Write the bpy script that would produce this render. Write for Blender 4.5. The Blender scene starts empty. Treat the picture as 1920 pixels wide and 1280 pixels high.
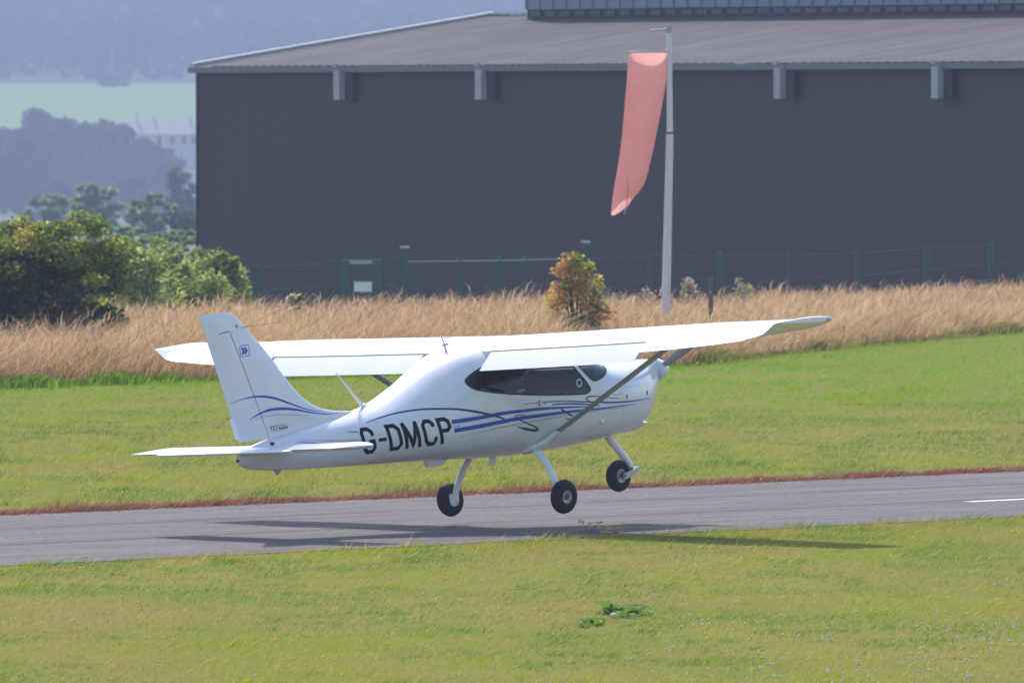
import bpy, bmesh, math, random
import numpy as np
from mathutils import Vector, Matrix, noise
from mathutils.bvhtree import BVHTree

random.seed(7)
rng = np.random.default_rng(11)
scene = bpy.context.scene
COL = scene.collection
R_ = math.radians

# ------------------------------------------------------------------ camera
FPX, YH, HCAM = 19000.0, 221.0, 4.3        # focal length in photo pixels, horizon row, eye height
PITCH = math.atan((640 - YH) / FPX)
cam = bpy.data.cameras.new("camera")
cam.sensor_width = 36.0
cam.lens = 36.0 * FPX / 1920.0
cam.clip_start, cam.clip_end = 1.0, 12000.0
cam.dof.use_dof = True
cam.dof.focus_distance = 105.5
cam.dof.aperture_fstop = 8.0
camo = bpy.data.objects.new("camera", cam)
camo.location = (0, 0, HCAM)
camo.rotation_euler = (math.pi / 2 - PITCH, 0, 0)
COL.objects.link(camo)
scene.camera = camo

# ------------------------------------------------------------------ world, sun, exposure
SUN_DIR = Vector((-0.36, 0.93, 0.0)).normalized()
SUN_EL = R_(50)
S = Vector((SUN_DIR.x * math.cos(SUN_EL), SUN_DIR.y * math.cos(SUN_EL), math.sin(SUN_EL)))
world = bpy.data.worlds.new("World")
scene.world = world
world.use_nodes = True
nt = world.node_tree
bg = nt.nodes["Background"]
sky = nt.nodes.new("ShaderNodeTexSky")
sky.sky_type = 'NISHITA'
sky.sun_disc = False
sky.sun_elevation = SUN_EL
sky.sun_rotation = math.atan2(SUN_DIR.x, SUN_DIR.y)
sky.air_density = 1.0
sky.dust_density = 1.5
sky.ozone_density = 2.5
nt.links.new(sky.outputs[0], bg.inputs[0])
bg.inputs[1].default_value = 0.15
sun = bpy.data.lights.new("sun", 'SUN')
sun.energy = 2.6
sun.angle = R_(0.8)
sun.color = (1.0, 0.94, 0.88)
suno = bpy.data.objects.new("sun", sun)
suno.rotation_euler = S.to_track_quat('Z', 'Y').to_euler()
suno.location = (0, 100, 60)
COL.objects.link(suno)
scene.view_settings.view_transform = 'Standard'
scene.view_settings.look = 'None'
scene.view_settings.gamma = 1.0
scene.view_settings.use_curve_mapping = False
scene.view_settings.exposure = 1.2
scene.render.engine = 'CYCLES'
scene.cycles.max_bounces = 8
scene.cycles.transparent_max_bounces = 16
scene.cycles.volume_bounces = 1
scene.cycles.use_denoising = True

# ------------------------------------------------------------------ helpers
_f = np.array([0, math.cos(PITCH), -math.sin(PITCH)])
_u = np.array([0, math.sin(PITCH), math.cos(PITCH)])
def at(px, py, Y):
    """world point at depth Y for a position in the photograph (1920 wide)"""
    d = _f + np.array([1, 0, 0]) * (px - 960) / FPX + _u * (640 - py) / FPX
    p = np.array([0, 0, HCAM]) + d * (Y / d[1])
    return Vector(p)
def on_ground(px, py, z=0.0):
    d = _f + np.array([1, 0, 0]) * (px - 960) / FPX + _u * (640 - py) / FPX
    return Vector(np.array([0, 0, HCAM]) + d * ((z - HCAM) / d[2]))

def props(o, label=None, cat=None, group=None, kind=None):
    if label: o["label"] = label
    if cat: o["category"] = cat
    if group: o["group"] = group
    if kind: o["kind"] = kind
    return o
def link(o, parent=None):
    COL.objects.link(o)
    if parent is not None: o.parent = parent
    return o
def empty(name, loc, label, cat, group=None, rot=(0, 0, 0)):
    o = bpy.data.objects.new(name, None)
    o.location = loc; o.rotation_euler = rot
    o.empty_display_size = 0.2
    link(o); return props(o, label, cat, group)
def mesh(name, verts, faces, mat, parent=None, smooth=False, auto=None):
    me = bpy.data.meshes.new(name)
    me.from_pydata([tuple(v) for v in verts], [], [tuple(f) for f in faces])
    me.materials.append(mat)
    if smooth:
        me.polygons.foreach_set("use_smooth", [True] * len(me.polygons))
    me.update()
    if auto is not None:
        me.polygons.foreach_set("use_smooth", [True] * len(me.polygons))
        try: me.set_sharp_from_angle(angle=R_(auto))
        except Exception: pass
    return link(bpy.data.objects.new(name, me), parent)
def np_mesh(name, V, Fc, mat, parent=None, color=None, smooth=False):
    """V (n,3) array, Fc (m,k) array of equal sized faces, optional per-vertex colour"""
    me = bpy.data.meshes.new(name)
    V = np.asarray(V, np.float32); Fc = np.asarray(Fc, np.int32)
    k = Fc.shape[1]
    me.vertices.add(len(V)); me.vertices.foreach_set("co", V.ravel())
    me.loops.add(Fc.size); me.loops.foreach_set("vertex_index", Fc.ravel())
    me.polygons.add(len(Fc))
    me.polygons.foreach_set("loop_start", np.arange(0, Fc.size, k, dtype=np.int32))
    me.polygons.foreach_set("loop_total", np.full(len(Fc), k, np.int32))
    if smooth: me.polygons.foreach_set("use_smooth", np.ones(len(Fc), bool))
    if color is not None:
        a = me.color_attributes.new("tint", 'FLOAT_COLOR', 'POINT')
        c = np.ones((len(V), 4), np.float32); c[:, :3] = color
        a.data.foreach_set("color", c.ravel())
    me.materials.append(mat)
    me.update(calc_edges=True)
    return link(bpy.data.objects.new(name, me), parent)
def loft(rings, closed=True, caps=True):
    n = len(rings[0]); V = []; Fc = []
    for r in rings: V += [tuple(p) for p in r]
    m = n if closed else n - 1
    for i in range(len(rings) - 1):
        for j in range(m):
            a = i * n + j; b = i * n + (j + 1) % n
            Fc.append((a, b, b + n, a + n))
    if caps:
        Fc.append(tuple(range(n - 1, -1, -1)))
        Fc.append(tuple(range((len(rings) - 1) * n, len(rings) * n)))
    return V, Fc
def tube(path, rad, n=10, caps=True, squash=None):
    """tube along a polyline; rad a number or a list; squash=(a,b) gives oval sections"""
    path = [Vector(p) for p in path]; rings = []
    up = Vector((0, 0, 1))
    prev = None
    for i, p in enumerate(path):
        t = (path[min(i + 1, len(path) - 1)] - path[max(i - 1, 0)]).normalized()
        if prev is None:
            s = t.cross(up if abs(t.z) < 0.95 else Vector((1, 0, 0))).normalized()
        else:
            s = (prev - t * prev.dot(t)).normalized()
        prev = s
        w = s.cross(t)
        r = rad[i] if isinstance(rad, (list, tuple)) else rad
        a, b = squash or (1, 1)
        rings.append([p + s * (r * a * math.cos(k * 2 * math.pi / n)) + w * (r * b * math.sin(k * 2 * math.pi / n)) for k in range(n)])
    return loft(rings, True, caps)
def box(x0, x1, y0, y1, z0, z1):
    V = [(x, y, z) for x in (x0, x1) for y in (y0, y1) for z in (z0, z1)]
    return V, [(0, 1, 3, 2), (4, 6, 7, 5), (0, 4, 5, 1), (2, 3, 7, 6), (0, 2, 6, 4), (1, 5, 7, 3)]
def join(*parts):
    V, Fc = [], []
    for v, f in parts:
        o = len(V); V += list(v); Fc += [tuple(i + o for i in q) for q in f]
    return V, Fc
def lathe(prof, axis_o, axis_d, n=24):
    """profile [(r, t)] turned about a line"""
    d = Vector(axis_d).normalized(); o = Vector(axis_o)
    s = d.orthogonal().normalized(); w = d.cross(s)
    rings = [[o + d * t + s * (r * math.cos(k * 2 * math.pi / n)) + w * (r * math.sin(k * 2 * math.pi / n)) for k in range(n)] for r, t in prof]
    return loft(rings, True, True)
def interp(x, xs, ys):
    """smooth (monotone cubic) interpolation"""
    xs = np.asarray(xs, float); ys = np.asarray(ys, float)
    h = np.diff(xs); d = np.diff(ys) / h
    m = np.zeros_like(ys); m[0], m[-1] = d[0], d[-1]
    for i in range(1, len(xs) - 1):
        if d[i - 1] * d[i] > 0:
            w1, w2 = 2 * h[i] + h[i - 1], h[i] + 2 * h[i - 1]
            m[i] = (w1 + w2) / (w1 / d[i - 1] + w2 / d[i])
    x = np.clip(np.asarray(x, float), xs[0], xs[-1])
    i = np.clip(np.searchsorted(xs, x) - 1, 0, len(h) - 1)
    t = (x - xs[i]) / h[i]
    return ((2*t**3 - 3*t**2 + 1) * ys[i] + (t**3 - 2*t**2 + t) * h[i] * m[i]
            + (-2*t**3 + 3*t**2) * ys[i + 1] + (t**3 - t**2) * h[i] * m[i + 1])
_tabs = {}
def vnoise(x, y, scale, seed=0):
    """value noise 0..1 for arrays"""
    if seed not in _tabs: _tabs[seed] = np.random.default_rng(1000 + seed).random((257, 257))
    tb = _tabs[seed]
    u = np.asarray(x) / scale; v = np.asarray(y) / scale
    iu = np.floor(u).astype(int); iv = np.floor(v).astype(int)
    fu = u - iu; fv = v - iv
    fu = fu * fu * (3 - 2 * fu); fv = fv * fv * (3 - 2 * fv)
    iu %= 256; iv %= 256
    return ((tb[iu, iv] * (1 - fu) + tb[iu + 1, iv] * fu) * (1 - fv) + (tb[iu, iv + 1] * (1 - fu) + tb[iu + 1, iv + 1] * fu) * fv)
def mixc(a, b, t):
    a = np.asarray(a, float); b = np.asarray(b, float); t = np.asarray(t)[..., None]
    return a * (1 - t) + b * t

# ------------------------------------------------------------------ materials
def mat(name, color, rough=0.6, metal=0.0, var=None, scale=5.0, stretch=(1, 1, 1), bump=0.0, bscale=None,
        coat=0.0, translucent=0.0, tint=False, spec=0.5, detail=6):
    m = bpy.data.materials.new(name); m.use_nodes = True
    n = m.node_tree.nodes; l = m.node_tree.links
    b = n["Principled BSDF"]; out = n["Material Output"]
    b.inputs["Roughness"].default_value = rough
    b.inputs["Metallic"].default_value = metal
    b.inputs["Specular IOR Level"].default_value = spec
    b.inputs["Coat Weight"].default_value = coat
    csock = None
    if tint:
        a = n.new("ShaderNodeVertexColor"); a.layer_name = "tint"
        csock = a.outputs[0]
    elif var is not None:
        tc = n.new("ShaderNodeTexCoord"); mp = n.new("ShaderNodeMapping")
        mp.inputs["Scale"].default_value = stretch
        l.new(tc.outputs["Object"], mp.inputs[0])
        no = n.new("ShaderNodeTexNoise"); no.inputs["Scale"].default_value = scale
        no.inputs["Detail"].default_value = detail; no.inputs["Roughness"].default_value = 0.62
        l.new(mp.outputs[0], no.inputs["Vector"])
        rp = n.new("ShaderNodeValToRGB")
        rp.color_ramp.elements[0].position = 0.32; rp.color_ramp.elements[1].position = 0.68
        rp.color_ramp.elements[0].color = (*color, 1); rp.color_ramp.elements[1].color = (*var, 1)
        l.new(no.outputs[0], rp.inputs[0])
        csock = rp.outputs[0]
    if csock is not None: l.new(csock, b.inputs["Base Color"])
    else: b.inputs["Base Color"].default_value = (*color, 1)
    if bump:
        tc = n.new("ShaderNodeTexCoord"); mp = n.new("ShaderNodeMapping")
        mp.inputs["Scale"].default_value = stretch
        l.new(tc.outputs["Object"], mp.inputs[0])
        no = n.new("ShaderNodeTexNoise"); no.inputs["Scale"].default_value = bscale or scale * 4
        no.inputs["Detail"].default_value = 4
        l.new(mp.outputs[0], no.inputs["Vector"])
        bp = n.new("ShaderNodeBump"); bp.inputs["Strength"].default_value = 1.0
        bp.inputs["Distance"].default_value = bump
        l.new(no.outputs[0], bp.inputs["Height"]); l.new(bp.outputs[0], b.inputs["Normal"])
    if translucent:
        tr = n.new("ShaderNodeBsdfTranslucent"); mx = n.new("ShaderNodeMixShader")
        mx.inputs[0].default_value = translucent
        if csock is not None: l.new(csock, tr.inputs[0])
        else: tr.inputs[0].default_value = (*color, 1)
        l.new(b.outputs[0], mx.inputs[1]); l.new(tr.outputs[0], mx.inputs[2])
        l.new(mx.outputs[0], out.inputs[0])
    return m
def glass_mat(name, tint, rough=0.03):
    m = bpy.data.materials.new(name); m.use_nodes = True
    n = m.node_tree.nodes; l = m.node_tree.links
    n.remove(n["Principled BSDF"]); out = n["Material Output"]
    t = n.new("ShaderNodeBsdfTransparent"); t.inputs[0].default_value = (*tint, 1)
    g = n.new("ShaderNodeBsdfGlossy"); g.inputs["Roughness"].default_value = rough
    f = n.new("ShaderNodeFresnel"); f.inputs[0].default_value = 1.45
    mx = n.new("ShaderNodeMixShader")
    l.new(f.outputs[0], mx.inputs[0]); l.new(t.outputs[0], mx.inputs[1]); l.new(g.outputs[0], mx.inputs[2])
    l.new(mx.outputs[0], out.inputs[0])
    return m
M = dict(
    white=mat("white_gloss_paint", (0.655, 0.655, 0.67), 0.22, var=(0.60, 0.60, 0.615), scale=2.2, coat=0.35),
    strut=mat("shade_toned_strut_paint", (0.36, 0.35, 0.35), 0.4, var=(0.31, 0.30, 0.30), scale=3.0),  # white struts, greyed so the base colour carries the wing's shade
    blade=mat("grey_composite", (0.30, 0.30, 0.31), 0.45),
    white2=mat("white_semigloss_paint", (0.74, 0.74, 0.76), 0.38, var=(0.66, 0.66, 0.67), scale=3.0),
    dirty=mat("stained_white_paint", (0.62, 0.62, 0.63), 0.45, var=(0.42, 0.41, 0.39), scale=6, stretch=(1, 3, 3)),
    tyre=mat("tyre_rubber", (0.007, 0.007, 0.008), 0.75, var=(0.013, 0.012, 0.012), scale=14, bump=0.002, spec=.25),
    alloy=mat("brushed_alloy", (0.45, 0.45, 0.47), 0.42, metal=0.7, var=(0.3, 0.3, 0.31), scale=9),
    darkmetal=mat("dark_steel", (0.07, 0.07, 0.075), 0.5, metal=0.5),
    black=mat("black_vinyl", (0.003, 0.003, 0.005), 0.6, spec=.15),
    gap=mat("shadow_gap_rubber", (0.03, 0.03, 0.035), 0.8),
    blue=mat("royal_blue_vinyl", (0.006, 0.070, 0.36), 0.4, spec=.3),
    navy=mat("dark_navy_vinyl", (0.008, 0.022, 0.12), 0.4, spec=.3),
    silver=mat("silver_grey_vinyl", (0.36, 0.38, 0.42), 0.35),
    lining=mat("cabin_lining", (0.13, 0.12, 0.125), 0.8, var=(0.09, 0.085, 0.09), scale=8),
    seat=mat("seat_leather", (0.10, 0.055, 0.04), 0.55, var=(0.07, 0.04, 0.03), scale=10),
    tanshirt=mat("tan_cloth", (0.30, 0.16, 0.10), 0.9, var=(0.22, 0.12, 0.08), scale=20, bump=0.002),
    trousers=mat("dark_trousers", (0.03, 0.035, 0.05), 0.9),
    skin=mat("skin", (0.50, 0.30, 0.22), 0.5),
    hair=mat("brown_hair", (0.05, 0.03, 0.02), 0.6),
    glass=glass_mat("tinted_glazing", (0.46, 0.44, 0.46)),
    clear=glass_mat("clear_glazing", (0.62, 0.65, 0.68)),
    redlens=mat("green_lens", (0.02, 0.10, 0.06), 0.1),
)
# ================================================================== THE GROUND
BX = [(-14.0, 150.0), (-8.2, 162.0), (-4.9, 166.4), (0.0, 174.2), (2.75, 175.5), (5.1, 186.0), (10.3, 204.8), (16.0, 216.0), (22.0, 226.0)]
def edge_y(x):                              # where the mown grass stops and the tall grass begins
    return np.interp(x, [b[0] for b in BX], [b[1] for b in BX])
def sstep(a, b, v):
    t = np.clip((np.asarray(v, float)-a)/(b-a), 0, 1); return t*t*(3-2*t)
KF = 1.32                                   # the far side of the valley
def gz(x, Y):
    x = np.asarray(x, float); Y = np.asarray(Y, float)
    def prof(Y):
        z = -0.65*sstep(0, 10, Y-(edge_y(x)+19))
        z = z-8.8*sstep(285, 1300, Y)
        return z+7.0*sstep(1560, 1720, Y)+5.5*sstep(1720, 2000, Y)+9.5*sstep(1950, 2420, Y)+72*np.clip((Y-2420)/1600, 0, 1)**1.15
    far = HCAM+(prof(np.maximum(Y/KF, 1301))-HCAM)*KF
    t = sstep(1300, 1720, Y)
    return np.where(Y < 1300, prof(np.minimum(Y, 1300.0)), prof(np.minimum(Y, 1300.0))*(1-t)+far*t)
def sheet(name, xs_, ys_, m, dz=0.0):
    X, Yy = np.meshgrid(xs_, ys_); Z = gz(X, Yy)+dz
    V = np.stack([X.ravel(), Yy.ravel(), Z.ravel()], 1)
    n = len(xs_); idx = np.arange(len(ys_)*n).reshape(len(ys_), n)
    Fc = np.stack([idx[:-1, :-1].ravel(), idx[:-1, 1:].ravel(), idx[1:, 1:].ravel(), idx[1:, :-1].ravel()], 1)
    return np_mesh(name, V, Fc, m, smooth=True)
xs_ = np.concatenate([[-760, -500, -300, -200, -130, -90, -60, -45], np.arange(-36, 37, 2.0), [45, 60, 90, 130, 200, 300, 500, 760]])
ys_ = np.concatenate([[-20, 0, 30, 60], np.arange(70, 262, 3.0), [270, 285]])
yv_ = np.array([285, 320, 380, 460, 560, 700, 900, 1100, 1300, 1400, 1500, 1600, 1720, 1900, 2060, 2110, 2180, 2244.0])
m_soil = mat("turf_soil", (0.135, 0.150, 0.030), 0.95, var=(0.19, 0.155, 0.055), scale=0.35, stretch=(1, .4, 1), spec=0.0)
props(sheet("ground", xs_, ys_, m_soil), kind="structure")
m_val = mat("rough_pasture", (0.055, 0.085, 0.025), 0.95, var=(0.085, 0.105, 0.035), scale=0.03)
props(sheet("valley_floor", xs_, yv_, m_val), kind="structure")
m_field = mat("pasture", (0.13, 0.30, 0.020), 0.95, var=(0.17, 0.30, 0.03), scale=0.01)
props(sheet("field", xs_, np.array([1700, 1760, 1830, 1900, 2000, 2100, 2200, 2300, 2420.0])*KF, m_field), kind="structure")
m_hill = mat("forest_floor", (0.035, 0.05, 0.018), 0.95, var=(0.05, 0.07, 0.02), scale=0.01)
props(sheet("hillside", xs_, np.array([2420, 2500, 2600, 2700, 2850, 3000, 3200, 3400, 3700, 4100.0])*KF, m_hill), kind="structure")

# runway, its centre line and seams
P_far0, P_far1 = on_ground(0, 966), on_ground(1920, 883)
P_ne0, P_ne1 = on_ground(0, 1062), on_ground(1920, 969)
RD = (P_far1-P_far0).normalized(); RN = Vector((-RD.y, RD.x, 0))     # along, and across towards the far side
W0 = (P_ne0-P_far0).dot(RN)                                          # near edge offset (negative)

def rw(s_, o_, z=0.0): p = P_far0+RD*s_+RN*o_; p.z = z; return p
m_tar = mat("worn_asphalt", (0.084, 0.070, 0.067), 0.9, var=(0.108, 0.092, 0.089), scale=0.9, stretch=(1, 1, 1), bump=0.006, bscale=60, spec=.25)
N_ = m_tar.node_tree.nodes; L_ = m_tar.node_tree.links
tc = N_.new("ShaderNodeTexCoord"); mp = N_.new("ShaderNodeMapping"); mp.inputs["Rotation"].default_value = (0, 0, -math.atan2(RD.y, RD.x))
mp2 = N_.new("ShaderNodeMapping"); mp2.inputs["Scale"].default_value = (0.12, 2.4, 1)
L_.new(tc.outputs["Object"], mp.inputs[0]); L_.new(mp.outputs[0], mp2.inputs[0])
n1 = N_.new("ShaderNodeTexNoise"); n1.inputs["Scale"].default_value = 1.5; n1.inputs["Detail"].default_value = 8; n1.inputs["Roughness"].default_value = 0.7
L_.new(mp2.outputs[0], n1.inputs["Vector"])
n2 = N_.new("ShaderNodeTexNoise"); n2.inputs["Scale"].default_value = 14; n2.inputs["Detail"].default_value = 3
L_.new(tc.outputs["Object"], n2.inputs["Vector"])
mx = N_.new("ShaderNodeMix"); mx.data_type = 'RGBA'; mx.blend_type = 'OVERLAY'; mx.inputs[0].default_value = 0.75
src = N_["Principled BSDF"].inputs["Base Color"].links[0].from_socket
r1 = N_.new("ShaderNodeValToRGB"); r1.color_ramp.elements[0].position = .33; r1.color_ramp.elements[1].position = .67
r1.color_ramp.elements[0].color = (.22, .22, .22, 1); r1.color_ramp.elements[1].color = (.72, .72, .72, 1)
r2 = N_.new("ShaderNodeValToRGB"); r2.color_ramp.elements[0].position = .36; r2.color_ramp.elements[1].position = .64
r2.color_ramp.elements[0].color = (.2, .2, .2, 1); r2.color_ramp.elements[1].color = (.8, .8, .8, 1)
L_.new(n1.outputs[0], r1.inputs[0]); L_.new(n2.outputs[0], r2.inputs[0])
L_.new(src, mx.inputs[6]); L_.new(r1.outputs[0], mx.inputs[7])
mx2 = N_.new("ShaderNodeMix"); mx2.data_type = 'RGBA'; mx2.blend_type = 'OVERLAY'; mx2.inputs[0].default_value = 0.5
L_.new(mx.outputs[2], mx2.inputs[6]); L_.new(r2.outputs[0], mx2.inputs[7]); L_.new(mx2.outputs[2], N_["Principled BSDF"].inputs["Base Color"])
q = [rw(a_, b_, c_) for c_ in (-.25, .006) for a_, b_ in ((-60, W0), (110, W0), (110, 0), (-60, 0))]
props(mesh("runway", q, [(4, 5, 6, 7), (0, 1, 5, 4), (1, 2, 6, 5), (2, 3, 7, 6), (3, 0, 4, 7), (3, 2, 1, 0)], m_tar), kind="structure")
m_line = mat("road_paint", (0.62, 0.62, 0.61), 0.7, var=(0.55, 0.55, 0.54), scale=6)
pl = on_ground(1815, 940, .010); s0 = (pl-P_far0).dot(RD); o0 = (pl-P_far0).dot(RN)
props(mesh("centre_line", [rw(s0, o0-.08, .010), rw(s0+9, o0-.08, .010), rw(s0+9, o0+.08, .010), rw(s0, o0+.08, .010)], [(0, 1, 2, 3)], m_line), kind="structure")
m_seam = mat("tar_seam", (0.06, 0.056, 0.06), 0.9)
sv, sf = [], []
for o_, w_ in ((-2.6, .022), (-5.3, .028)):
    for k in range(60):
        a, b = -20+k*1.6, -20+(k+1)*1.6
        j0, j1 = .05*math.sin(k*1.7+o_), .05*math.sin((k+1)*1.7+o_)
        n = len(sv); sv += [rw(a, o_+j0-w_, .009), rw(b, o_+j1-w_, .009), rw(b, o_+j1+w_, .009), rw(a, o_+j0+w_, .009)]; sf.append((n, n+1, n+2, n+3))
props(mesh("runway_seam", sv, sf, m_seam), kind="structure")

# ================================================================== GRASS
m_grass = mat("grass_blade", (0.15, 0.2, 0.04), 0.8, tint=True, translucent=0.5, spec=0.0)
m_dry = mat("dry_grass_stalk", (0.4, 0.3, 0.16), 0.7, tint=True, translucent=0.45, spec=0.0)
m_leaf = mat("leaf", (0.1, 0.15, 0.03), 0.6, tint=True, translucent=0.6, spec=0.08)
m_matt = mat("distant_foliage", (0.05, 0.07, 0.02), 0.95, tint=True, translucent=0.2, spec=0.0)
G_GREEN = np.array([0.105, 0.225, 0.010]); G_YEL = np.array([0.270, 0.310, 0.014]); G_BRN = np.array([0.330, 0.250, 0.070]); G_DRY = np.array([0.46, 0.40, 0.12])
def lawn_colour(x, Y, r, far=0.0):
    u = x*RD.x+Y*RD.y; v = -x*RD.y+Y*RD.x
    a = vnoise(u, v*.8, 2.6, 1)*.6+vnoise(u, v, .9, 2)*.4
    b = vnoise(u+40, v*.7+9, 3.1, 3)*.6+vnoise(u, v, .6, 4)*.4
    a = a*.5+.5*(vnoise(x, Y*.22, .85, 5)*.65+vnoise(x, Y*.3, .33, 6)*.35)
    b = b*.55+.45*(vnoise(x+3, Y*.2, 1.1, 7)*.6+vnoise(x, Y*.3, .4, 8)*.4)
    c = mixc(G_GREEN, G_YEL, sstep(.42, .55, a))
    c = mixc(c, G_BRN, (.72-.32*far)*sstep(.50, .62, b))
    c = mixc(c, G_DRY, (r[:, 0] > .955)*.8)
    return c*(0.88+.24*r[:, 1:2])
def blades(name, x, Y, h, w, lean, colour, m, seed, segs=1, z=None, bend=.5):
    """one joined mass of grass; lean is the sideways travel of the tip per unit height"""
    n = len(x); rg = np.random.default_rng(seed)
    z0 = gz(x, Y) if z is None else z
    ang = rg.random(n)*2*np.pi
    dx, dy = np.cos(ang), np.sin(ang)
    lx, ly = lean[0]+rg.normal(0, .45+.35*lean[0], n), lean[1]+rg.normal(0, .45, n)
    base = np.stack([x, Y, z0-0.01], 1)
    side = np.stack([dx*w/2, dy*w/2, np.zeros(n)], 1)
    tip = base+np.stack([lx*h, ly*h, h], 1)
    if segs == 1:
        V = np.stack([base-side, base+side, tip], 1).reshape(-1, 3)
        Fc = np.arange(3*n).reshape(n, 3); C = np.repeat(colour, 3, 0)
    else:
        mid = base+np.stack([lx*h*bend*.5, ly*h*bend*.5, h*.6], 1)
        V = np.stack([base-side, base+side, mid+side*.8, mid-side*.8, tip+side*.25, tip-side*.25], 1).reshape(-1, 3)
        k = np.arange(n)[:, None]*6
        Fc = np.concatenate([k+np.array([[0, 1, 2, 3]]), k+np.array([[3, 2, 4, 5]])], 0); C = np.repeat(colour, 6, 0)
    return np_mesh(name, V, Fc, m, color=C)
def scatter(n, Y0, Y1, seed, pad=1.35):
    rg = np.random.default_rng(seed)
    Y = np.sqrt(rg.random(n)*(Y1**2-Y0**2)+Y0**2)
    x = (rg.random(n)*2-1)*Y*960/FPX*pad
    return x, Y, rg
def off(x, Y): return (x-P_far0.x)*RN.x+(Y-P_far0.y)*RN.y
# near lawn
x, Y, rg = scatter(230000, 69, 118, 21)
k = off(x, Y) < W0+.10+.22*(vnoise(x, Y, .3, 9)-.5); x, Y = x[k], Y[k]; n = len(x); r = rg.random((n, 3))
tuft = vnoise(x, Y, .35, 12)
h = (.016+.020*r[:, 2]+.024*sstep(.55, .9, tuft))*np.where(r[:, 0] > .955, 1.6, 1)*(1+1.1*np.exp(-np.clip(W0-off(x, Y), 0, 9)/1.2))
props(blades("lawn_near", x, Y, h, .0075+.006*r[:, 1], (1.25, .1), lawn_colour(x, Y, r), m_grass, 31), kind="stuff")
# lawn beyond the runway
x, Y, rg = scatter(330000, 112, 216, 22)
k = (off(x, Y) > .22) & (Y < edge_y(x)+1.5); x, Y = x[k], Y[k]; n = len(x); r = rg.random((n, 3))
h = (.02+.035*r[:, 2]+.035*sstep(.6, .9, vnoise(x, Y*.6, .9, 13)))
cl = lawn_colour(x, Y, r, .6)
cl = mixc(cl, np.array([0.170, 0.350, 0.008]), .85*sstep(135, 168, Y))
props(blades("lawn_far", x, Y, h, .012+.008*r[:, 1], (1.0, .1), cl, m_grass, 32), kind="stuff")
# red-brown weeds along the far edge of the asphalt
n = 26000; rg = np.random.default_rng(23)
s_ = rg.random(n)*34-6; o_ = rg.normal(.14, .13, n)
px_ = P_far0.x+RD.x*s_+RN.x*o_; py2 = P_far0.y+RD.y*s_+RN.y*o_
r = rg.random((n, 3)); cl_ = vnoise(s_, o_*3, .6, 15)
h = (.035+.045*r[:, 0])*(.45+1.1*cl_)
c = mixc(np.array([0.20, 0.055, 0.045]), np.array([0.30, 0.12, 0.07]), r[:, 1]); c = mixc(c, np.array([0.26, 0.20, 0.10]), (r[:, 2] > .80)*.9)
props(blades("edge_weeds", px_, py2, h, .016+.012*r[:, 1], (1.3, 0), c, m_grass, 33, z=np.zeros(n)), kind="stuff")
n = 9000; s_ = rg.random(n)*34-6; o_ = np.abs(rg.normal(.45, .22, n))
px_ = P_far0.x+RD.x*s_+RN.x*o_; py2 = P_far0.y+RD.y*s_+RN.y*o_; r = rg.random((n, 3))
tf = sstep(.62, .85, vnoise(s_, o_, .5, 16)); h = .04+.05*r[:, 0]+.10*tf
c = mixc(np.array([0.30, 0.25, 0.10]), np.array([0.16, 0.13, 0.05]), tf*.8)*(.7+.6*r[:, 1:2])
props(blades("verge_tufts", px_, py2, h, .014, (.4, 0), c, m_grass, 34, z=np.zeros(n)), kind="stuff")
# tall dry grass
n = 160000; rg = np.random.default_rng(24)
x = -14.5+rg.random(n)*35; d = rg.random(n)**1.25*25
Y = edge_y(x)+d-.6; r = rg.random((n, 3))
hs_ = (.66+.42*vnoise(x, Y, 1.3, 17))*(1-.30*sstep(1, 9, x))
near_pole = np.exp(-(((x-2.85)/1.2)**2+((Y-188)/5)**2))
near_post = np.exp(-(((x-3.67)/.8)**2+((Y-186)/5)**2))
hs_ = hs_*(1-.35*near_pole)*(1-.45*near_post)*(1-.30*np.exp(-(((x-1.15)/.55)**2+((Y-177.5)/4)**2)))*np.clip(.45+d/3.0, 0, 1)
h = hs_*(.55+.5*r[:, 2]**.7)*np.where(r[:, 1] > .965, 1.22, 1)
t = vnoise(x, Y, 2.2, 18)*.6+vnoise(x, Y, .5, 19)*.4
c = mixc(np.array([0.60, 0.415, 0.20]), np.array([0.52, 0.31, 0.15]), sstep(.35, .7, t))
c = mixc(c, np.array([0.66, 0.49, 0.29]), sstep(.6, 1.0, r[:, 0])*.8)
c = mixc(c, np.array([0.22, 0.24, 0.05]), sstep(.70, .95, vnoise(x+7, Y, 1.3, 20))*.6*(d < 9))
c = c*(.86+.28*r[:, 1:2])
c = mixc(c, np.array([0.22, 0.13, 0.07]), (r[:, 1] > .965)*.8)
props(blades("dry_grass", x, Y, h, .010+.012*r[:, 1], (.22, 0), c, m_dry, 35, segs=2), kind="stuff")
# seed heads above the stalks
n = 16000; kx = rg.integers(0, len(x), n); hx = x[kx]+.15*h[kx]; hY = Y[kx]; hz = gz(hx, hY)+h[kx]*(.9+.1*rg.random(n))
r2 = rg.random((n, 3)); c = mixc(np.array([0.63, 0.46, 0.28]), np.array([0.46, 0.27, 0.16]), r2[:, 0])
props(blades("grass_seed_heads", hx, hY, .10+.12*r2[:, 1], .012+.016*r2[:, 2], (.45, 0), c, m_dry, 36, segs=2, z=hz), kind="stuff")
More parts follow.
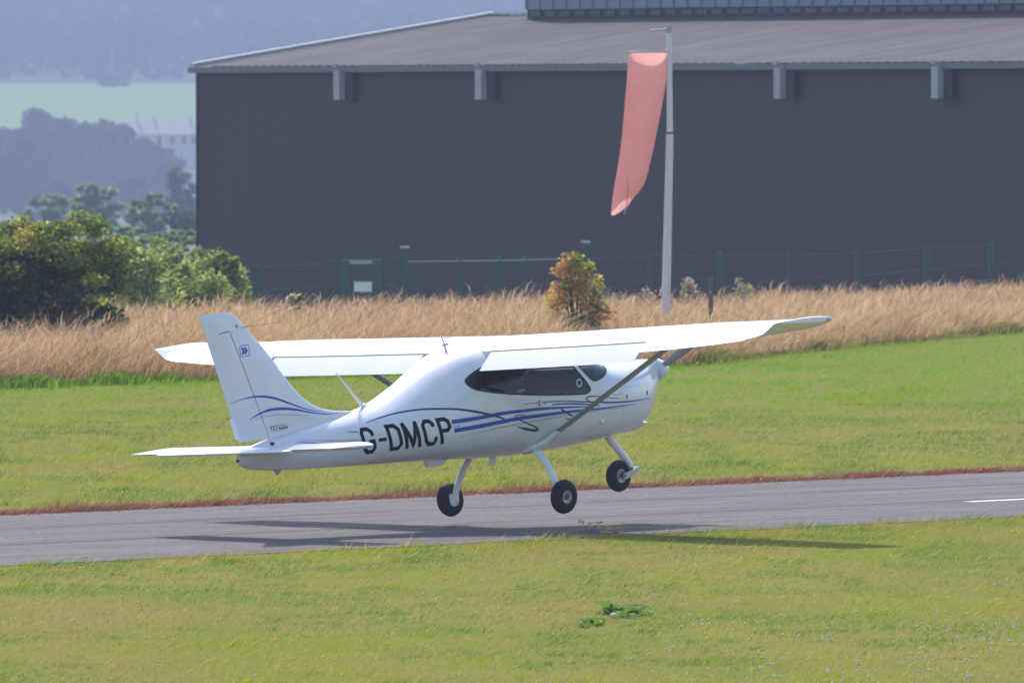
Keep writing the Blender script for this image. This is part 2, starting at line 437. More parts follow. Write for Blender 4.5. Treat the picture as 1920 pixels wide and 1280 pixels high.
# coarse green growth at the foot of the dry grass
n = 29000; x = -14.5+rg.random(n)*35; d = rg.normal(-.1, .9, n); Y = edge_y(x)+d; r = rg.random((n, 3))
tf = sstep(.45, .8, vnoise(x, Y*.5, .8, 25)); h = .03+.07*r[:, 2]+.15*tf
c = mixc(np.array([0.160, 0.275, 0.012]), np.array([0.26, 0.23, 0.06]), sstep(-1, 5, x)*.85); c = mixc(c, np.array([0.075, 0.10, 0.02]), tf*.2*r[:, 0])*(.75+.5*r[:, 1:2])
props(blades("coarse_verge", x, Y, h, .02+.015*r[:, 1], (.3, 0), c, m_grass, 37, segs=2), kind="stuff")
# white clover and small yellow flowers in the near lawn
def flower_heads(name, x, Y, h, rad, col, seed):
    rg = np.random.default_rng(seed); n = len(x); V = []; Fc = []
    an = np.arange(5)*2*np.pi/5
    for i in range(n):
        o = len(V); zc = gz(x[i], Y[i])+h[i]; rr = rad*(.7+.6*rg.random())
        V += [(x[i]+rr*math.cos(a), Y[i]+rr*math.sin(a), zc) for a in an]+[(x[i], Y[i], zc+rr*.9), (x[i], Y[i], zc-rr*.9)]
        for j in range(5): Fc += [(o+j, o+(j+1) % 5, o+5), (o+(j+1) % 5, o+j, o+6)]
    return mesh(name, V, Fc, col, smooth=True)
m_wfl = mat("clover_white", (0.62, 0.55, 0.55), 0.8, translucent=.2); m_yfl = mat("flower_yellow", (0.75, 0.52, 0.02), 0.7, translucent=.2)
px_, py2 = [], []
for _ in range(380):
    u = 1180+780*rg.random()**.75; v = 1150+150*rg.random()**.8
    if vnoise(np.array([u]), np.array([v*3]), 60, 26)[0] < .42: continue
    p = on_ground(u, v); px_.append(p.x); py2.append(p.y)
for _ in range(70):
    p = on_ground(1960*rg.random(), 1060+220*rg.random()); px_.append(p.x); py2.append(p.y)
props(flower_heads("clover_flowers", np.array(px_), np.array(py2), .045+.03*rg.random(len(px_)), .0105, m_wfl, 41), kind="stuff")
px_, py2 = [], []
for _ in range(60):
    p = on_ground(1960*rg.random(), 1040+240*rg.random()); px_.append(p.x); py2.append(p.y)
for _ in range(50):
    p = on_ground(1960*rg.random(), 730+180*rg.random()); px_.append(p.x); py2.append(p.y)
props(flower_heads("yellow_lawn_flowers", np.array(px_), np.array(py2), .06+.03*rg.random(len(px_)), .012, m_yfl, 42), kind="stuff")
# ================================================================== THE HANGAR
CZ = -0.75                                             # yard level at the hangar
HA = at(371, 125, 265.0)                               # its near left eaves corner
HB = at(1920, 114.5, 240.0)
HD = Vector((HB.x-HA.x, HB.y-HA.y, 0)).normalized()    # along the front wall, to the right and nearer
HN = Vector((-HD.y, HD.x, 0))                          # into the building
if HN.y < 0: HN = -HN
EZ = HA.z
def hp_(s_, d, z): p = Vector((HA.x, HA.y, 0))+HD*s_+HN*d; p.z = z; return p
def obox(s0, s1, d0, d1, z0, z1):
    V, Fc = box(s0, s1, d0, d1, z0, z1)
    return [hp_(*v) for v in V], Fc
LEN = 46.0; HALF = 10.0
m_clad = mat("dark_slate_cladding", (0.017, 0.016, 0.022), 0.7, var=(0.022, 0.021, 0.028), scale=.5, stretch=(1, 1, .15))
m_roof = mat("weathered_roof_sheet", (0.062, 0.058, 0.058), 0.9, var=(0.088, 0.082, 0.080), scale=.8, stretch=(1, 1, 1), bump=.01, spec=.2)
m_trim = mat("grey_trim", (0.105, 0.125, 0.15), 0.5, var=(0.09, 0.11, 0.13), scale=1.5)
m_pale = mat("galvanised_box", (0.33, 0.33, 0.37), 0.5, var=(0.26, 0.26, 0.30), scale=3)
m_mono = mat("blue_grey_cladding", (0.14, 0.17, 0.215), 0.5, var=(0.17, 0.20, 0.25), scale=.5)
m_dark = mat("dark_recess_and_shadow", (0.022, 0.022, 0.03), 0.7)
m_louv = mat("dull_vent_metal", (0.060, 0.062, 0.075), 0.6)
m_rust = mat("rusty_sheet", (0.23, 0.16, 0.11), 0.8, var=(0.17, 0.12, 0.09), scale=2)
hangar = empty("hangar", hp_(0, 0, CZ), "long dark slate clad hangar with shallow grey roof behind the fence", "hangar")
IH = Matrix.Translation(-hangar.location)
def hm(name, geo, m, parent=None, **k):
    V, Fc = geo
    return mesh(name, [Vector(v)-hangar.location for v in V], Fc, m, parent or hangar, **k)
def ribbed(length, z0, z1, d, pitch=.62, depth=.003):
    prof = []; n = int(length/pitch)
    for i in range(n):
        a = i*pitch
        prof += [(a, 0), (a+.10, 0), (a+.135, -depth), (a+.265, -depth)]
    prof.append((n*pitch, 0))
    V = []; Fc = []
    for s_, o in prof: V += [hp_(s_, d+o, z0), hp_(s_, d+o, z1)]
    for i in range(len(prof)-1): Fc.append((2*i, 2*i+2, 2*i+3, 2*i+1))
    return V, Fc
hm("wall", ribbed(LEN, CZ-1.5, EZ-.10, 0), m_clad)
hm("wall", join(obox(-.05, .0, -.03, 2*HALF, CZ-1.5, EZ-.06), obox(LEN, LEN+.05, -.03, 2*HALF, CZ-1.5, EZ-.06), obox(-.05, LEN+.05, 2*HALF, 2*HALF+.05, CZ-1.5, EZ-.06)), m_clad)
RISE = 1.40
# corrugated front roof slope, back slope
def slope(d0, d1, z0, z1, pitch=.34, amp=.010):
    V = []; Fc = []; n = int(LEN/pitch)*4
    for i in range(n+1):
        s_ = -.12+i*pitch/4; o = amp*math.cos(i*math.pi/2)
        V += [hp_(s_, d0, z0+o), hp_(s_, (d0+d1)/2, (z0+z1)/2+o), hp_(s_, d1, z1+o)]
    for i in range(n):
        for j in (0, 1): Fc.append((3*i+j, 3*i+3+j, 3*i+4+j, 3*i+1+j))
    return V, Fc
rn, rl = m_roof.node_tree.nodes, m_roof.node_tree.links
tc = rn.new("ShaderNodeTexCoord"); q1 = rn.new("ShaderNodeMapping"); q1.inputs["Rotation"].default_value = (0, 0, -math.atan2(HD.y, HD.x))
q2 = rn.new("ShaderNodeMapping"); q2.inputs["Scale"].default_value = (1.6, .10, .10)
n1 = rn.new("ShaderNodeTexNoise"); n1.inputs["Scale"].default_value = 1.2; n1.inputs["Detail"].default_value = 7; n1.inputs["Roughness"].default_value = .68
rl.new(tc.outputs["Object"], q1.inputs[0]); rl.new(q1.outputs[0], q2.inputs[0]); rl.new(q2.outputs[0], n1.inputs["Vector"])
mx = rn.new("ShaderNodeMix"); mx.data_type = 'RGBA'; mx.blend_type = 'OVERLAY'; mx.inputs[0].default_value = .8
rs = rn["Principled BSDF"].inputs["Base Color"].links[0].from_socket
rl.new(rs, mx.inputs[6]); rl.new(n1.outputs[0], mx.inputs[7]); rl.new(mx.outputs[2], rn["Principled BSDF"].inputs["Base Color"])
roof = hm("roof", slope(-.10, HALF, EZ, EZ+RISE), m_roof)
hm("roof", slope(HALF, 2*HALF+.1, EZ+RISE, EZ), m_roof)
hm("gable", ([hp_(-.04, 0, EZ-.08), hp_(-.04, 2*HALF, EZ-.08), hp_(-.04, HALF, EZ+RISE-.04)], [(0, 1, 2)]), m_clad)
V, Fc = [], []
hm("verge_flashing", join(*[([hp_(-.20, d, z), hp_(-.02, d, z), hp_(-.02, d, z+.09), hp_(-.20, d, z+.09), hp_(-.20, d2, z2), hp_(-.02, d2, z2), hp_(-.02, d2, z2+.09), hp_(-.20, d2, z2+.09)],
     [(0, 1, 2, 3), (4, 7, 6, 5), (0, 4, 5, 1), (3, 2, 6, 7), (0, 3, 7, 4), (1, 5, 6, 2)]) for d, z, d2, z2 in ((-.1, EZ, HALF, EZ+RISE), (HALF, EZ+RISE, 2*HALF, EZ))]), mat("pale_flashing", (.36, .34, .33), .5))
hm("gutter", join(obox(-.15, LEN, -.22, -.035, EZ-.17, EZ-.02)), m_trim)
# rainwater boxes along the eaves, evenly spaced
b0 = None
def along(px):                                         # run along the wall for a photo column
    lo, hi = 0.0, LEN
    for _ in range(50):
        mid = (lo+hi)/2; p = hp_(mid, 0, EZ)
        if 960+FPX*p.x/p.y < px: lo = mid
        else: hi = mid
    return lo
s1, s2 = along(650), along(1476)
step_ = (s2-s1)/3
for k in range(0, 6):
    s_ = s1+step_*k+(.22 if k == 2 else 0)
    if s_ < .5: continue
    b = hm("rainwater_box", obox(s_-.12, s_+.12, -.34, -.02, EZ-.88, EZ-.12), m_pale)
    hm("outlet", obox(s_-.06, s_+.06, -.40, -.345, EZ-.05, EZ+.04), m_pale, b)
    hm("side_shadow", obox(s_+.13, s_+.42, -.16, -.015, EZ-.90, EZ-.20), m_dark, b)  # dark block standing in for the box's shadow on the wall
# raised ridge section with a dark vent band at its foot
M0 = None
lo, hi = 0.0, LEN
for _ in range(50):
    mid = (lo+hi)/2; p = hp_(mid, HALF-1.2, EZ+RISE+.2)
    if 960+FPX*p.x/p.y < 986: lo = mid
    else: hi = mid
M0 = lo
RZ = EZ+RISE
hm("ridge_cap", obox(-.1, M0, HALF-.18, HALF+.18, RZ+.02, RZ+.07), mat("ridge_cap", (.5, .48, .46), .6))
mono = hm("raised_ridge", join(obox(M0, LEN-1, HALF-1.2, HALF+1.2, RZ+.12, RZ+2.4), obox(M0+.05, LEN-1.05, HALF-1.14, HALF+1.14, RZ-.3, RZ+.12)), m_mono)
hm("vent_band", obox(M0+.02, LEN-1.02, HALF-1.17, HALF-1.141, RZ-.28, RZ+.115), m_dark, mono)
vp = obox(0, .40, HALF-1.21, HALF-1.172, RZ-.06, RZ+.07)
vme = None
for k in range(44):
    s_ = M0+.2+k*.62
    if s_ > LEN-2: break
    if vme is None:
        o = hm("vent_panel", ([v+HD*s_ for v in vp[0]], vp[1]), m_louv, mono); vme = o; vs0 = s_
    else:
        c = vme.copy(); c.location = HD*(s_-vs0); COL.objects.link(c)
for k in range(60):
    s_ = M0+k*.55
    if s_ > LEN-1.5: break
    if k == 0: o = hm("cladding_rib", obox(s_, s_+.05, HALF-1.235, HALF-1.202, RZ+.14, RZ+2.38), m_mono, mono); r0, rs0 = o, s_
    else:
        c = r0.copy(); c.location = HD*(s_-rs0); COL.objects.link(c)
# roof ventilator and a run of rusty replacement sheets
sv_ = along(1775); d_ = HALF*.32; zc = EZ+RISE*.32
sv_ += 1.2
ven = hm("roof_ventilator", obox(sv_-.75, sv_+.75, d_-.25, d_+.25, zc+.03, zc+.16), m_dark)
hm("ventilator_lid", obox(sv_-.85, sv_+.85, d_-.35, d_+.35, zc+.161, zc+.23), mat("lid_white", (.62, .62, .62), .5), ven)
for k in range(3):
    ss = along(1860)+1.2+k*1.05
    f0, f1 = .30+.06*k, .66
    hm("replacement_sheet", ([hp_(ss+a, HALF*f, EZ+RISE*f+.04) for f in (f0, f1) for a in (0, 1.0)], [(0, 1, 3, 2)]), m_rust, roof)

# ================================================================== FENCE, GATE, POSTS
m_green = mat("dark_green_coat", (0.010, 0.058, 0.040), 0.45)
m_wire = mat("green_wire", (0.035, 0.065, 0.06), 0.5, metal=.1)
m_rail = mat("pale_top_rail", (0.22, 0.30, 0.28), 0.4, metal=.3)
def fY(px): return 212+(px-340)/1518*14.0
FP = [(100, 512), (220, 507), (340, 503), (480, 499), (622, 490), (758, 487), (860, 486), (935, 485), (985, 484), (1098, 481), (1220, 478), (1350, 476), (1480, 474), (1610, 471), (1737, 463), (1858, 458), (1985, 452), (2110, 447), (2235, 442), (2360, 437)]
tops = [at(px, py, fY(px)) for px, py in FP]
def foot(p): return float(gz(p.x, p.y))
fence = empty("mesh_fence", (tops[0].x, tops[0].y, foot(tops[0])), "green mesh fence on dark green posts along the hangar yard", "fence")
def fm(name, geo, m, root, parent=None, **k):
    V, Fc = geo
    return mesh(name, [Vector(v)-root.location for v in V], Fc, m, parent or root, **k)
for t_ in tops:
    z0 = foot(t_)-.2
    po = fm("post", box(t_.x-.055, t_.x+.055, t_.y-.055, t_.y+.055, z0, t_.z), m_green, fence)
    fm("post_cap", box(t_.x-.062, t_.x+.062, t_.y-.065, t_.y+.065, t_.z+.001, t_.z+.03), m_green, fence, po)
for f in (.02, .28, .52, .76):
    for a, b in zip(tops[:-1], tops[1:]):
        za, zb = foot(a), foot(b)
        pa = Vector((a.x, a.y-.06, a.z-f*(a.z-za))); pb = Vector((b.x, b.y-.06, b.z-f*(b.z-zb)))
        bright = f < .1 and 740 < 960+FPX*a.x/a.y < 1080
        fm("rail" if bright else "wire", tube([pa, pb], .018 if bright else .012, 6), m_rail if bright else m_wire, fence)
V, Fc = [], []
for a, b in zip(tops[:-1], tops[1:]):
    n = int((b-a).length/.10)
    za, zb = foot(a), foot(b)
    for i in range(1, n):
        p = a.lerp(b, i/n); z0 = za+(zb-za)*i/n
        o = len(V); w = .0035
        V += [(p.x-w, p.y-.045, z0), (p.x+w, p.y-.045, z0), (p.x+w, p.y-.045, p.z-.02), (p.x-w, p.y-.045, p.z-.02)]; Fc.append((o, o+1, o+2, o+3))
    for k in range(1, 16):
        f = k/16; o = len(V); w = .0035
        z1, z2 = a.z-f*(a.z-za), b.z-f*(b.z-zb)
        V += [(a.x, a.y-.047, z1-w), (b.x, b.y-.047, z2-w), (b.x, b.y-.047, z2+w), (a.x, a.y-.047, z1+w)]; Fc.append((o, o+1, o+2, o+3))
props(fm("mesh_wires", (V, Fc), m_wire, fence), kind="stuff")
ga, gb = at(648, 487, fY(650)-.5), at(706, 486, fY(650)-.5)
gate = empty("gate", ((ga.x+gb.x)/2, ga.y, foot(ga)), "narrow green gate with a pale notice in the mesh fence", "gate")
for p in (ga, gb): fm("gate_post", box(p.x-.09, p.x+.09, p.y-.07, p.y+.07, foot(p)-.2, p.z), m_green, gate)
fm("top_bar", box(ga.x+.092, gb.x-.092, ga.y-.04, ga.y+.04, ga.z-.09, ga.z-.01), m_rail, gate)
for k in range(5):
    xx = ga.x+.16+k*(gb.x-ga.x-.32)/4
    fm("bar", box(xx-.012, xx+.012, ga.y-.012, ga.y+.012, foot(ga)+.1, ga.z-.091), m_wire, gate)
sa, sb = at(664, 529, ga.y-.1), at(697, 546, ga.y-.1)
sg = empty("notice_board", ((sa.x+sb.x)/2, sa.y, sb.z), "small pale blank notice hung on the green gate", "sign")
fm("panel", box(sa.x, sb.x, sa.y-.01, sa.y+.01, sb.z, sa.z), mat("notice_white", (.62, .70, .66), .5, var=(.5, .58, .55), scale=8), sg)
fm("border", join(box(sa.x-.02, sb.x+.02, sa.y-.015, sa.y+.015, sa.z+.001, sa.z+.02), box(sa.x-.02, sb.x+.02, sa.y-.015, sa.y+.015, sb.z-.02, sb.z-.001)), m_rail, sg)
for px, lab in ((759, "tall green post with a pale cap right of the gate"), (1098, "tall green post with a pale cap behind the orange bush")):
    p = at(px, 463 if px < 900 else 453, fY(px)-.4)
    t = empty("lamp_post", (p.x, p.y, foot(p)), lab, "post", "tall posts at the fence")
    fm("shaft", box(p.x-.06, p.x+.06, p.y-.06, p.y+.06, foot(p)-.2, p.z-.03), m_green, t)
    fm("cap", box(p.x-.10, p.x+.10, p.y-.08, p.y+.08, p.z-.03, p.z+.02), m_pale, t)
# weathered wooden post in the tall grass
p = at(1332, 519, 187.5)
wp = empty("wooden_post", (p.x, p.y, 0), "bare weathered wooden post in the dry grass right of the windsock", "post")
m_wood = mat("weathered_wood", (.16, .13, .12), .9, var=(.09, .075, .07), scale=6, stretch=(6, 6, 1))
fm("shaft", loft([[Vector((p.x+a*.042+k*.004, p.y+b*.045, z)) for a, b in ((-1, -1), (1, -1), (1, 1), (-1, 1))] for k, z in enumerate((-.2, .5, 1.0, p.z))]), m_wood, wp)
fm("staple", box(p.x-.02, p.x+.02, p.y-.060, p.y-.05, p.z-.3, p.z-.27), M["alloy"], wp)

# ================================================================== WINDSOCK
Yp = 188.0
pt, pb_ = at(1254.5, 62, Yp), at(1246, 585, Yp); pb_.z = -.3
pole = empty("windsock_pole", (pb_.x, pb_.y, 0), "tall pale two piece pole with a dark joint standing in dry grass", "pole")
m_pole = mat("weathered_pole_paint", (.64, .59, .58), .55, var=(.54, .49, .48), scale=2, stretch=(3, 3, .5))
pm_ = at(1256, 250, Yp)
fm("lower_mast", tube([pb_, pm_.lerp(pb_, .5)+Vector((.0, 0, 0)), pm_], [.088, .080, .068], 14), m_pole, pole, auto=40)
fm("upper_mast", tube([pm_+Vector((0, 0, .02)), pt], [.058, .052], 14), m_pole, pole, auto=40)
fm("joint_band", tube([pm_+Vector((0, 0, -.014)), pm_+Vector((0, 0, .014))], .074, 14), M["gap"], pole, auto=40)
fm("swivel_head", join(tube([pt, pt+Vector((0, 0, .12))], .062, 12), tube([pt+Vector((.05, 0, .07)), pt+Vector((-.35, 0, .045))], .018, 8)), m_pale, pole, auto=40)
m_sock = mat("faded_salmon_cloth", (.76, .40, .35), .85, var=(.80, .48, .44), scale=1.5, translucent=.5, spec=.1)
wn = m_sock.node_tree
prof_px = [  # (left x, right x, y) down the limp sleeve
 (1179, 1251, 99), (1177, 1250, 125), (1174, 1247, 155), (1171, 1242, 185), (1169, 1236, 215), (1167, 1230, 245), (1164, 1224, 275), (1160, 1217, 305), (1156, 1212, 330), (1152, 1206, 352), (1149, 1195, 372), (1147, 1184, 388)]
rings = []
ns = 40
for i, (xl, xr, yy) in enumerate(prof_px):
    a, b = at(xl, yy, Yp), at(xr, yy, Yp)
    c = (a+b)/2; hw = (b.x-a.x)/2; fl = i/(len(prof_px)-1)
    dep = hw*(.30+.10*fl)
    r = []
    for k in range(ns):
        t = 2*math.pi*k/ns
        fold = 1+(.02+.10*fl)*math.sin(5*t+1.2+fl*2)+(.04*fl)*math.sin(9*t+fl*5)
        z = c.z+(hw*.05*math.sin(t*2+i)*fl)-(.16*fl**4)*math.cos(t-2.6)*1.0
        r.append(Vector((c.x+hw*math.cos(t)*fold, Yp-.02+dep*math.sin(t)*fold, z)))
    rings.append(r)
sock = empty("windsock", at(1251, 100, Yp), "faded salmon orange windsock hanging limp from the pale pole", "windsock")
def subd(rings, m):
    out = []
    for a, b in zip(rings[:-1], rings[1:]):
        for k in range(m): out.append([p.lerp(q_, k/m) for p, q_ in zip(a, b)])
    return out+[rings[-1]]
fm("sleeve", loft(subd(rings, 3), True, False), m_sock, sock, smooth=True)
hr = [Vector(p)+Vector((0, 0, .012)) for p in rings[0]]
fm("hoop", tube(hr+[hr[0]], .012, 8), m_pale, sock, auto=40)
e = at(1183, 352, Yp-.35)
fm("seam", tube([at(1176, 330, Yp-.26), at(1178, 352, Yp-.24), at(1175, 385, Yp-.20), at(1170, 402, Yp-.12)], [.012, .02, .016, .012], 6), mat("seam_red", (.70, .28, .22), .8), sock)

# ================================================================== SHRUBS AND TREES
def leaves(name, parent, root, clumps, count, size, pal, seed, flat=.55, out=.55):
    """many separate leaf faces spread through clumps [(centre, radii)]; pal = [(colour, weight)]"""
    rg = np.random.default_rng(seed)
    w = np.array([c[1][0]*c[1][1]+.01 for c in clumps]); w = w/w.sum()
    ci = rg.choice(len(clumps), count, p=w)
    Cc = np.array([c[0] for c in clumps])[ci]; Rr = np.array([c[1] for c in clumps])[ci]
    d = rg.normal(size=(count, 3)); d /= np.linalg.norm(d, axis=1)[:, None]
    rad = rg.random(count)**out
    P = Cc+d*Rr*rad[:, None]
    a = rg.normal(size=(count, 3)); a[:, 2] *= flat; a /= np.linalg.norm(a, axis=1)[:, None]
    b = np.cross(a, rg.normal(size=(count, 3))); b /= np.linalg.norm(b, axis=1)[:, None]+1e-9
    s_ = size*(.6+.8*rg.random(count))[:, None]
    V = np.stack([P-a*s_*.6, P+b*s_*.32, P+a*s_*.6, P-b*s_*.32], 1).reshape(-1, 3)-np.array(root.location)
    pw = np.array([p[1] for p in pal], float); pw /= pw.sum()
    ck = rg.choice(len(pal), len(clumps), p=pw)           # each clump leans to one tone
    own = rg.random(count) < .62
    idx = np.where(own, ck[ci], rg.choice(len(pal), count, p=pw))
    col = np.array([p[0] for p in pal])[idx]*(.7+.6*rg.random(count))[:, None]
    return np_mesh(name, V, np.arange(4*count).reshape(count, 4), m_leaf, parent, color=np.repeat(col, 4, 0))
m_bark = mat("bark", (.075, .055, .040), .9, var=(.05, .038, .03), scale=12)
def plant(name, label, cat, base, w, dpt, h, nc, count, size, pal, seed, group=None, crown=(.25, 1.0), spiky=0.0, woody=.03, trunk="branches", clump=.30, leafname="foliage"):
    """shrub or tree: branching stems and a crown of clumps; base is the foot"""
    rg = random.Random(seed); base = Vector(base)
    root = empty(name, base, label, cat, group)
    cl = []; br = []
    for i in range(nc):
        f = rg.random(); ang = rg.random()*2*math.pi
        zf = crown[0]+(crown[1]-crown[0])*f
        env = math.sqrt(max(.06, 1-((zf-.45)/.60)**2))
        rr = math.sqrt(rg.random())*env
        c = Vector((base.x+w*rr*math.cos(ang), base.y+dpt*rr*math.sin(ang), base.z+h*zf*(1-.12*rr)))
        cs = clump*(.55+.8*rg.random())*h
        cl.append((tuple(c), (cs*.9, cs*.9, cs*(.6+spiky))))
        m1 = base.lerp(c, .5)+Vector((rg.uniform(-.1, .1)*w, rg.uniform(-.1, .1)*dpt, .08*h))
        if i % 2 == 0 or nc < 12: br.append(tube([base-root.location+Vector((rg.uniform(-.5, .5)*woody*2, 0, -.1)), m1-root.location, c-root.location], [woody*h*.5, woody*h*.3, woody*h*.1], 6))
    mesh(trunk, *join(*br), m_bark, root)
    leaves(leafname, root, root, cl, count, size, pal, seed)
    return root
def top_h(px, py, Y):
    p = at(px, py, Y); return p.z-float(gz(p.x, p.y))
def ground_pt(px, Y, z=None):
    p = at(px, 500, Y); return (p.x, p.y, float(gz(p.x, p.y)) if z is None else z)
DK = (0.045, 0.070, 0.020); MD = (0.10, 0.145, 0.028); LT = (0.19, 0.24, 0.03); YL = (0.38, 0.33, 0.03); OR = (0.60, 0.27, 0.09); OC = (0.50, 0.37, 0.08)
PG = (0.24, 0.32, 0.075); SG = (0.36, 0.42, 0.12); BG = (0.05, 0.085, 0.045)
plant("hawthorn_bush", "big dark hawthorn bush with ochre topped leaves at the left end of the dry grass", "bush",
      ground_pt(70, 172.0), 1.40, 1.0, 2.55, 90, 34000, .085, [(DK, 5), (MD, 3), (LT, 1.2), (YL, .9)], 51, crown=(.08, .84), clump=.17)
# ochre tinged leaves on the same bush's top, lightened to carry top light
hb = bpy.data.objects["hawthorn_bush"]
cl = []
rgx = random.Random(77)
for k in range(60):
    u = rgx.uniform(-1.35, 1.45); zt = 2.55-.42*(abs(u-.35)/1.3)**2+rgx.uniform(-.95, .05)
    cl.append(((hb.location.x+u, hb.location.y+rgx.uniform(-1.0, .5), hb.location.z+zt), (.27, .27, .13+.1*rgx.random())))
leaves("lit_top_leaves", hb, hb, cl, 12000, .07, [(YL, 2), (OC, .6), (LT, 6), (MD, 2)], 52)
plant("hawthorn_bush", "low mixed green bush at the photo's left edge below the hazy trees", "bush",
      ground_pt(-40, 176.0), .75, .8, 2.35, 16, 5200, .085, [(MD, 3), (LT, 3), (YL, 1), (PG, 2)], 53, crown=(.2, .97), clump=.18)
W3 = [(265, 196, .80, top_h(265, 462, 196), 54, "pale green willow scrub just right of the dark hawthorn"), (345, 199, .85, top_h(345, 478, 199), 55, "pale green willow scrub behind the lone fence post"),
      (405, 201, .65, top_h(405, 485, 201), 56, "tall sprigged pale green scrub against the hangar corner"), (440, 203, .40, top_h(440, 530, 203), 57, "low pale green sprig in front of the hangar wall, rightmost of the scrub")]
for px, Y, w, h, sd, lab in W3:
    plant("willow_scrub", lab, "shrub", ground_pt(px, Y), w, .7, h, 40, 9000, .085, [(PG, 4), (SG, 5), (LT, 2.5), (MD, .7)], sd, "pale scrub by the fence", crown=(.12, .97), clump=.15, spiky=.3)
for px, Y, py, w, sd, lab in ((250, 238, 452, .95, 155, "pale scrub behind the willow scrub, left of the hangar corner"), (330, 244, 448, 1.0, 156, "pale scrub hard against the hangar's left wall edge"), (190, 240, 455, 1.0, 157, "pale scrub showing behind the dark hawthorn's right side")):
    plant("willow_scrub", lab, "shrub", ground_pt(px, Y), w, .7, top_h(px, py, Y), 46, 9000, .11, [(PG, 4), (SG, 3), (LT, 2), (MD, 1)], sd, "pale scrub by the fence", crown=(.05, .97), clump=.13, spiky=.3)
# upright sprigs of the scrub
ws = [o for o in COL.objects if o.name.startswith("willow_scrub") and o.get("category")]
for o, (px, py) in zip((ws[2], ws[3], ws[2]), ((420, 478), (452, 512), (440, 488))):
    tip = at(px, py, o.location.y-.1)
    cl = [((tip.x+(o.location.x-tip.x)*f*.8+.03*math.sin(9*f), tip.y, tip.z-(tip.z-o.location.z)*f), (.10+.10*f, .12, .10)) for f in (0, .08, .16, .26, .36, .48, .6)]
    leaves("sprig", o, o, cl, 700, .075, [(SG, 3), (LT, 3), (PG, 2)], 58+px)
p_ = ground_pt(1085, 178.5)
plant("sapling_bush", "orange and green leaved bush alone in the dry grass left of the windsock pole", "bush",
      p_, .55, .45, top_h(1085, 472, 178.5), 44, 4300, .062, [(OR, 5), (OC, 5), (YL, 2.5), (LT, 3.5), ((.22, .30, .04), 3), ((.58, .28, .13), 3)], 61, crown=(.30, .98), clump=.10, spiky=.2)
sb_ = bpy.data.objects["sapling_bush"]
leaves("low_leaves", sb_, sb_, [((p_[0]+dx, p_[1]-.3, p_[2]+z), (.22, .2, .13)) for dx, z in ((-.2, .35), (.0, .42), (.15, .55), (.3, .6))], 1000, .075, [(MD, 3), (OC, 2), (LT, 4)], 62)
plant("elder_clump", "small cream flowered clump under the fence left of the gate", "shrub", ground_pt(556, 184), .24, .3, top_h(556, 549, 184), 10, 900, .07, [((.55, .52, .33), 4), (PG, 2), (MD, 1)], 63, crown=(.60, 1.0), clump=.10)
plant("elder_clump", "small cream flowered clump among the grass tops at the right", "shrub", ground_pt(1846, 222), .16, .3, top_h(1846, 533, 222), 6, 400, .07, [((.62, .58, .50), 4), (PG, 2)], 64, crown=(.75, 1.0), clump=.08)
TH = [(1165, 199, 1.15, 65, "pinkish seeding thistles beside the orange bush"), (1205, 200, 1.25, 66, "pinkish seeding thistles left of the windsock pole"), (1290, 200, 1.20, 67, "pinkish seeding thistles right of the windsock pole"), (1385, 200, 1.12, 68, "pinkish seeding thistles right of the wooden post")]
for px, Y, h, sd, lab in TH:
    plant("thistle_clump", lab, "weeds", ground_pt(px, Y), .34, .4, h, 14, 520, .05, [((.42, .30, .27), 4), ((.34, .26, .20), 2), (PG, 1.6)], sd, "thistles along the fence", crown=(.55, 1.0), clump=.11, spiky=.5, woody=.012)
# hazy trees just beyond the yard
HT = [((0.24, 0.33, 0.12), 4), ((0.32, 0.40, 0.16), 3), ((0.16, 0.23, 0.10), 2)]
plant("ash_tree", "feathery grey green tree rising above the dark hawthorn", "tree", ground_pt(178, 760), 2.35, 2.2, top_h(178, 340, 760), 90, 9000, .34, HT, 71, "hazy trees beyond the yard", crown=(.0, .97), clump=.085, trunk="trunk", leafname="crown")
plant("ash_tree", "feathery grey green tree at the left above the hawthorn", "tree", ground_pt(92, 780), 2.1, 2.2, top_h(92, 362, 780), 80, 7000, .34, HT, 72, "hazy trees beyond the yard", crown=(.0, .97), clump=.085, trunk="trunk", leafname="crown")
plant("ash_tree", "pointed grey green tree between the hawthorn and the hangar corner", "tree", ground_pt(285, 640), 1.75, 2, top_h(285, 364, 640), 80, 7000, .28, HT, 73, "hazy trees beyond the yard", crown=(.0, .97), clump=.085, spiky=.3, trunk="trunk", leafname="crown")
plant("ash_tree", "pale low tree touching the hangar's left edge", "tree", ground_pt(350, 640), 1.2, 1.6, top_h(350, 395, 640), 50, 5000, .28, [((.10, .12, .05), 3), ((.13, .14, .07), 2), ((.06, .09, .04), 2)], 74, "hazy trees beyond the yard", crown=(.0, 1.0), clump=.12, trunk="trunk", leafname="crown")
plant("ash_tree", "thin pale tree behind the pointed tree beside the hangar", "tree", ground_pt(338, 980), 2.2, 2.2, top_h(338, 312, 980), 40, 4200, .30, [((.10, .13, .06), 3), ((.16, .17, .09), 2)], 75, "hazy trees beyond the yard", crown=(.4, 1.0), clump=.08, trunk="trunk", leafname="crown")
for px, py, Y, w, lab in ((20, 415, 430, 1.7, "hazy low bush behind the left end of the hawthorn"), (140, 418, 420, 1.7, "hazy low bush under the feathery trees"), (228, 425, 410, 1.5, "hazy low bush between the feathery and the pointed tree"), (325, 432, 400, 1.3, "hazy low bush at the hangar's foot")):
    plant("hedge_bush", lab, "bush", ground_pt(px, Y), w, 2.0, top_h(px, py, Y), 60, 8000, .18, HT, 300+px, "low bushes beyond the yard", crown=(.0, .97), clump=.13)
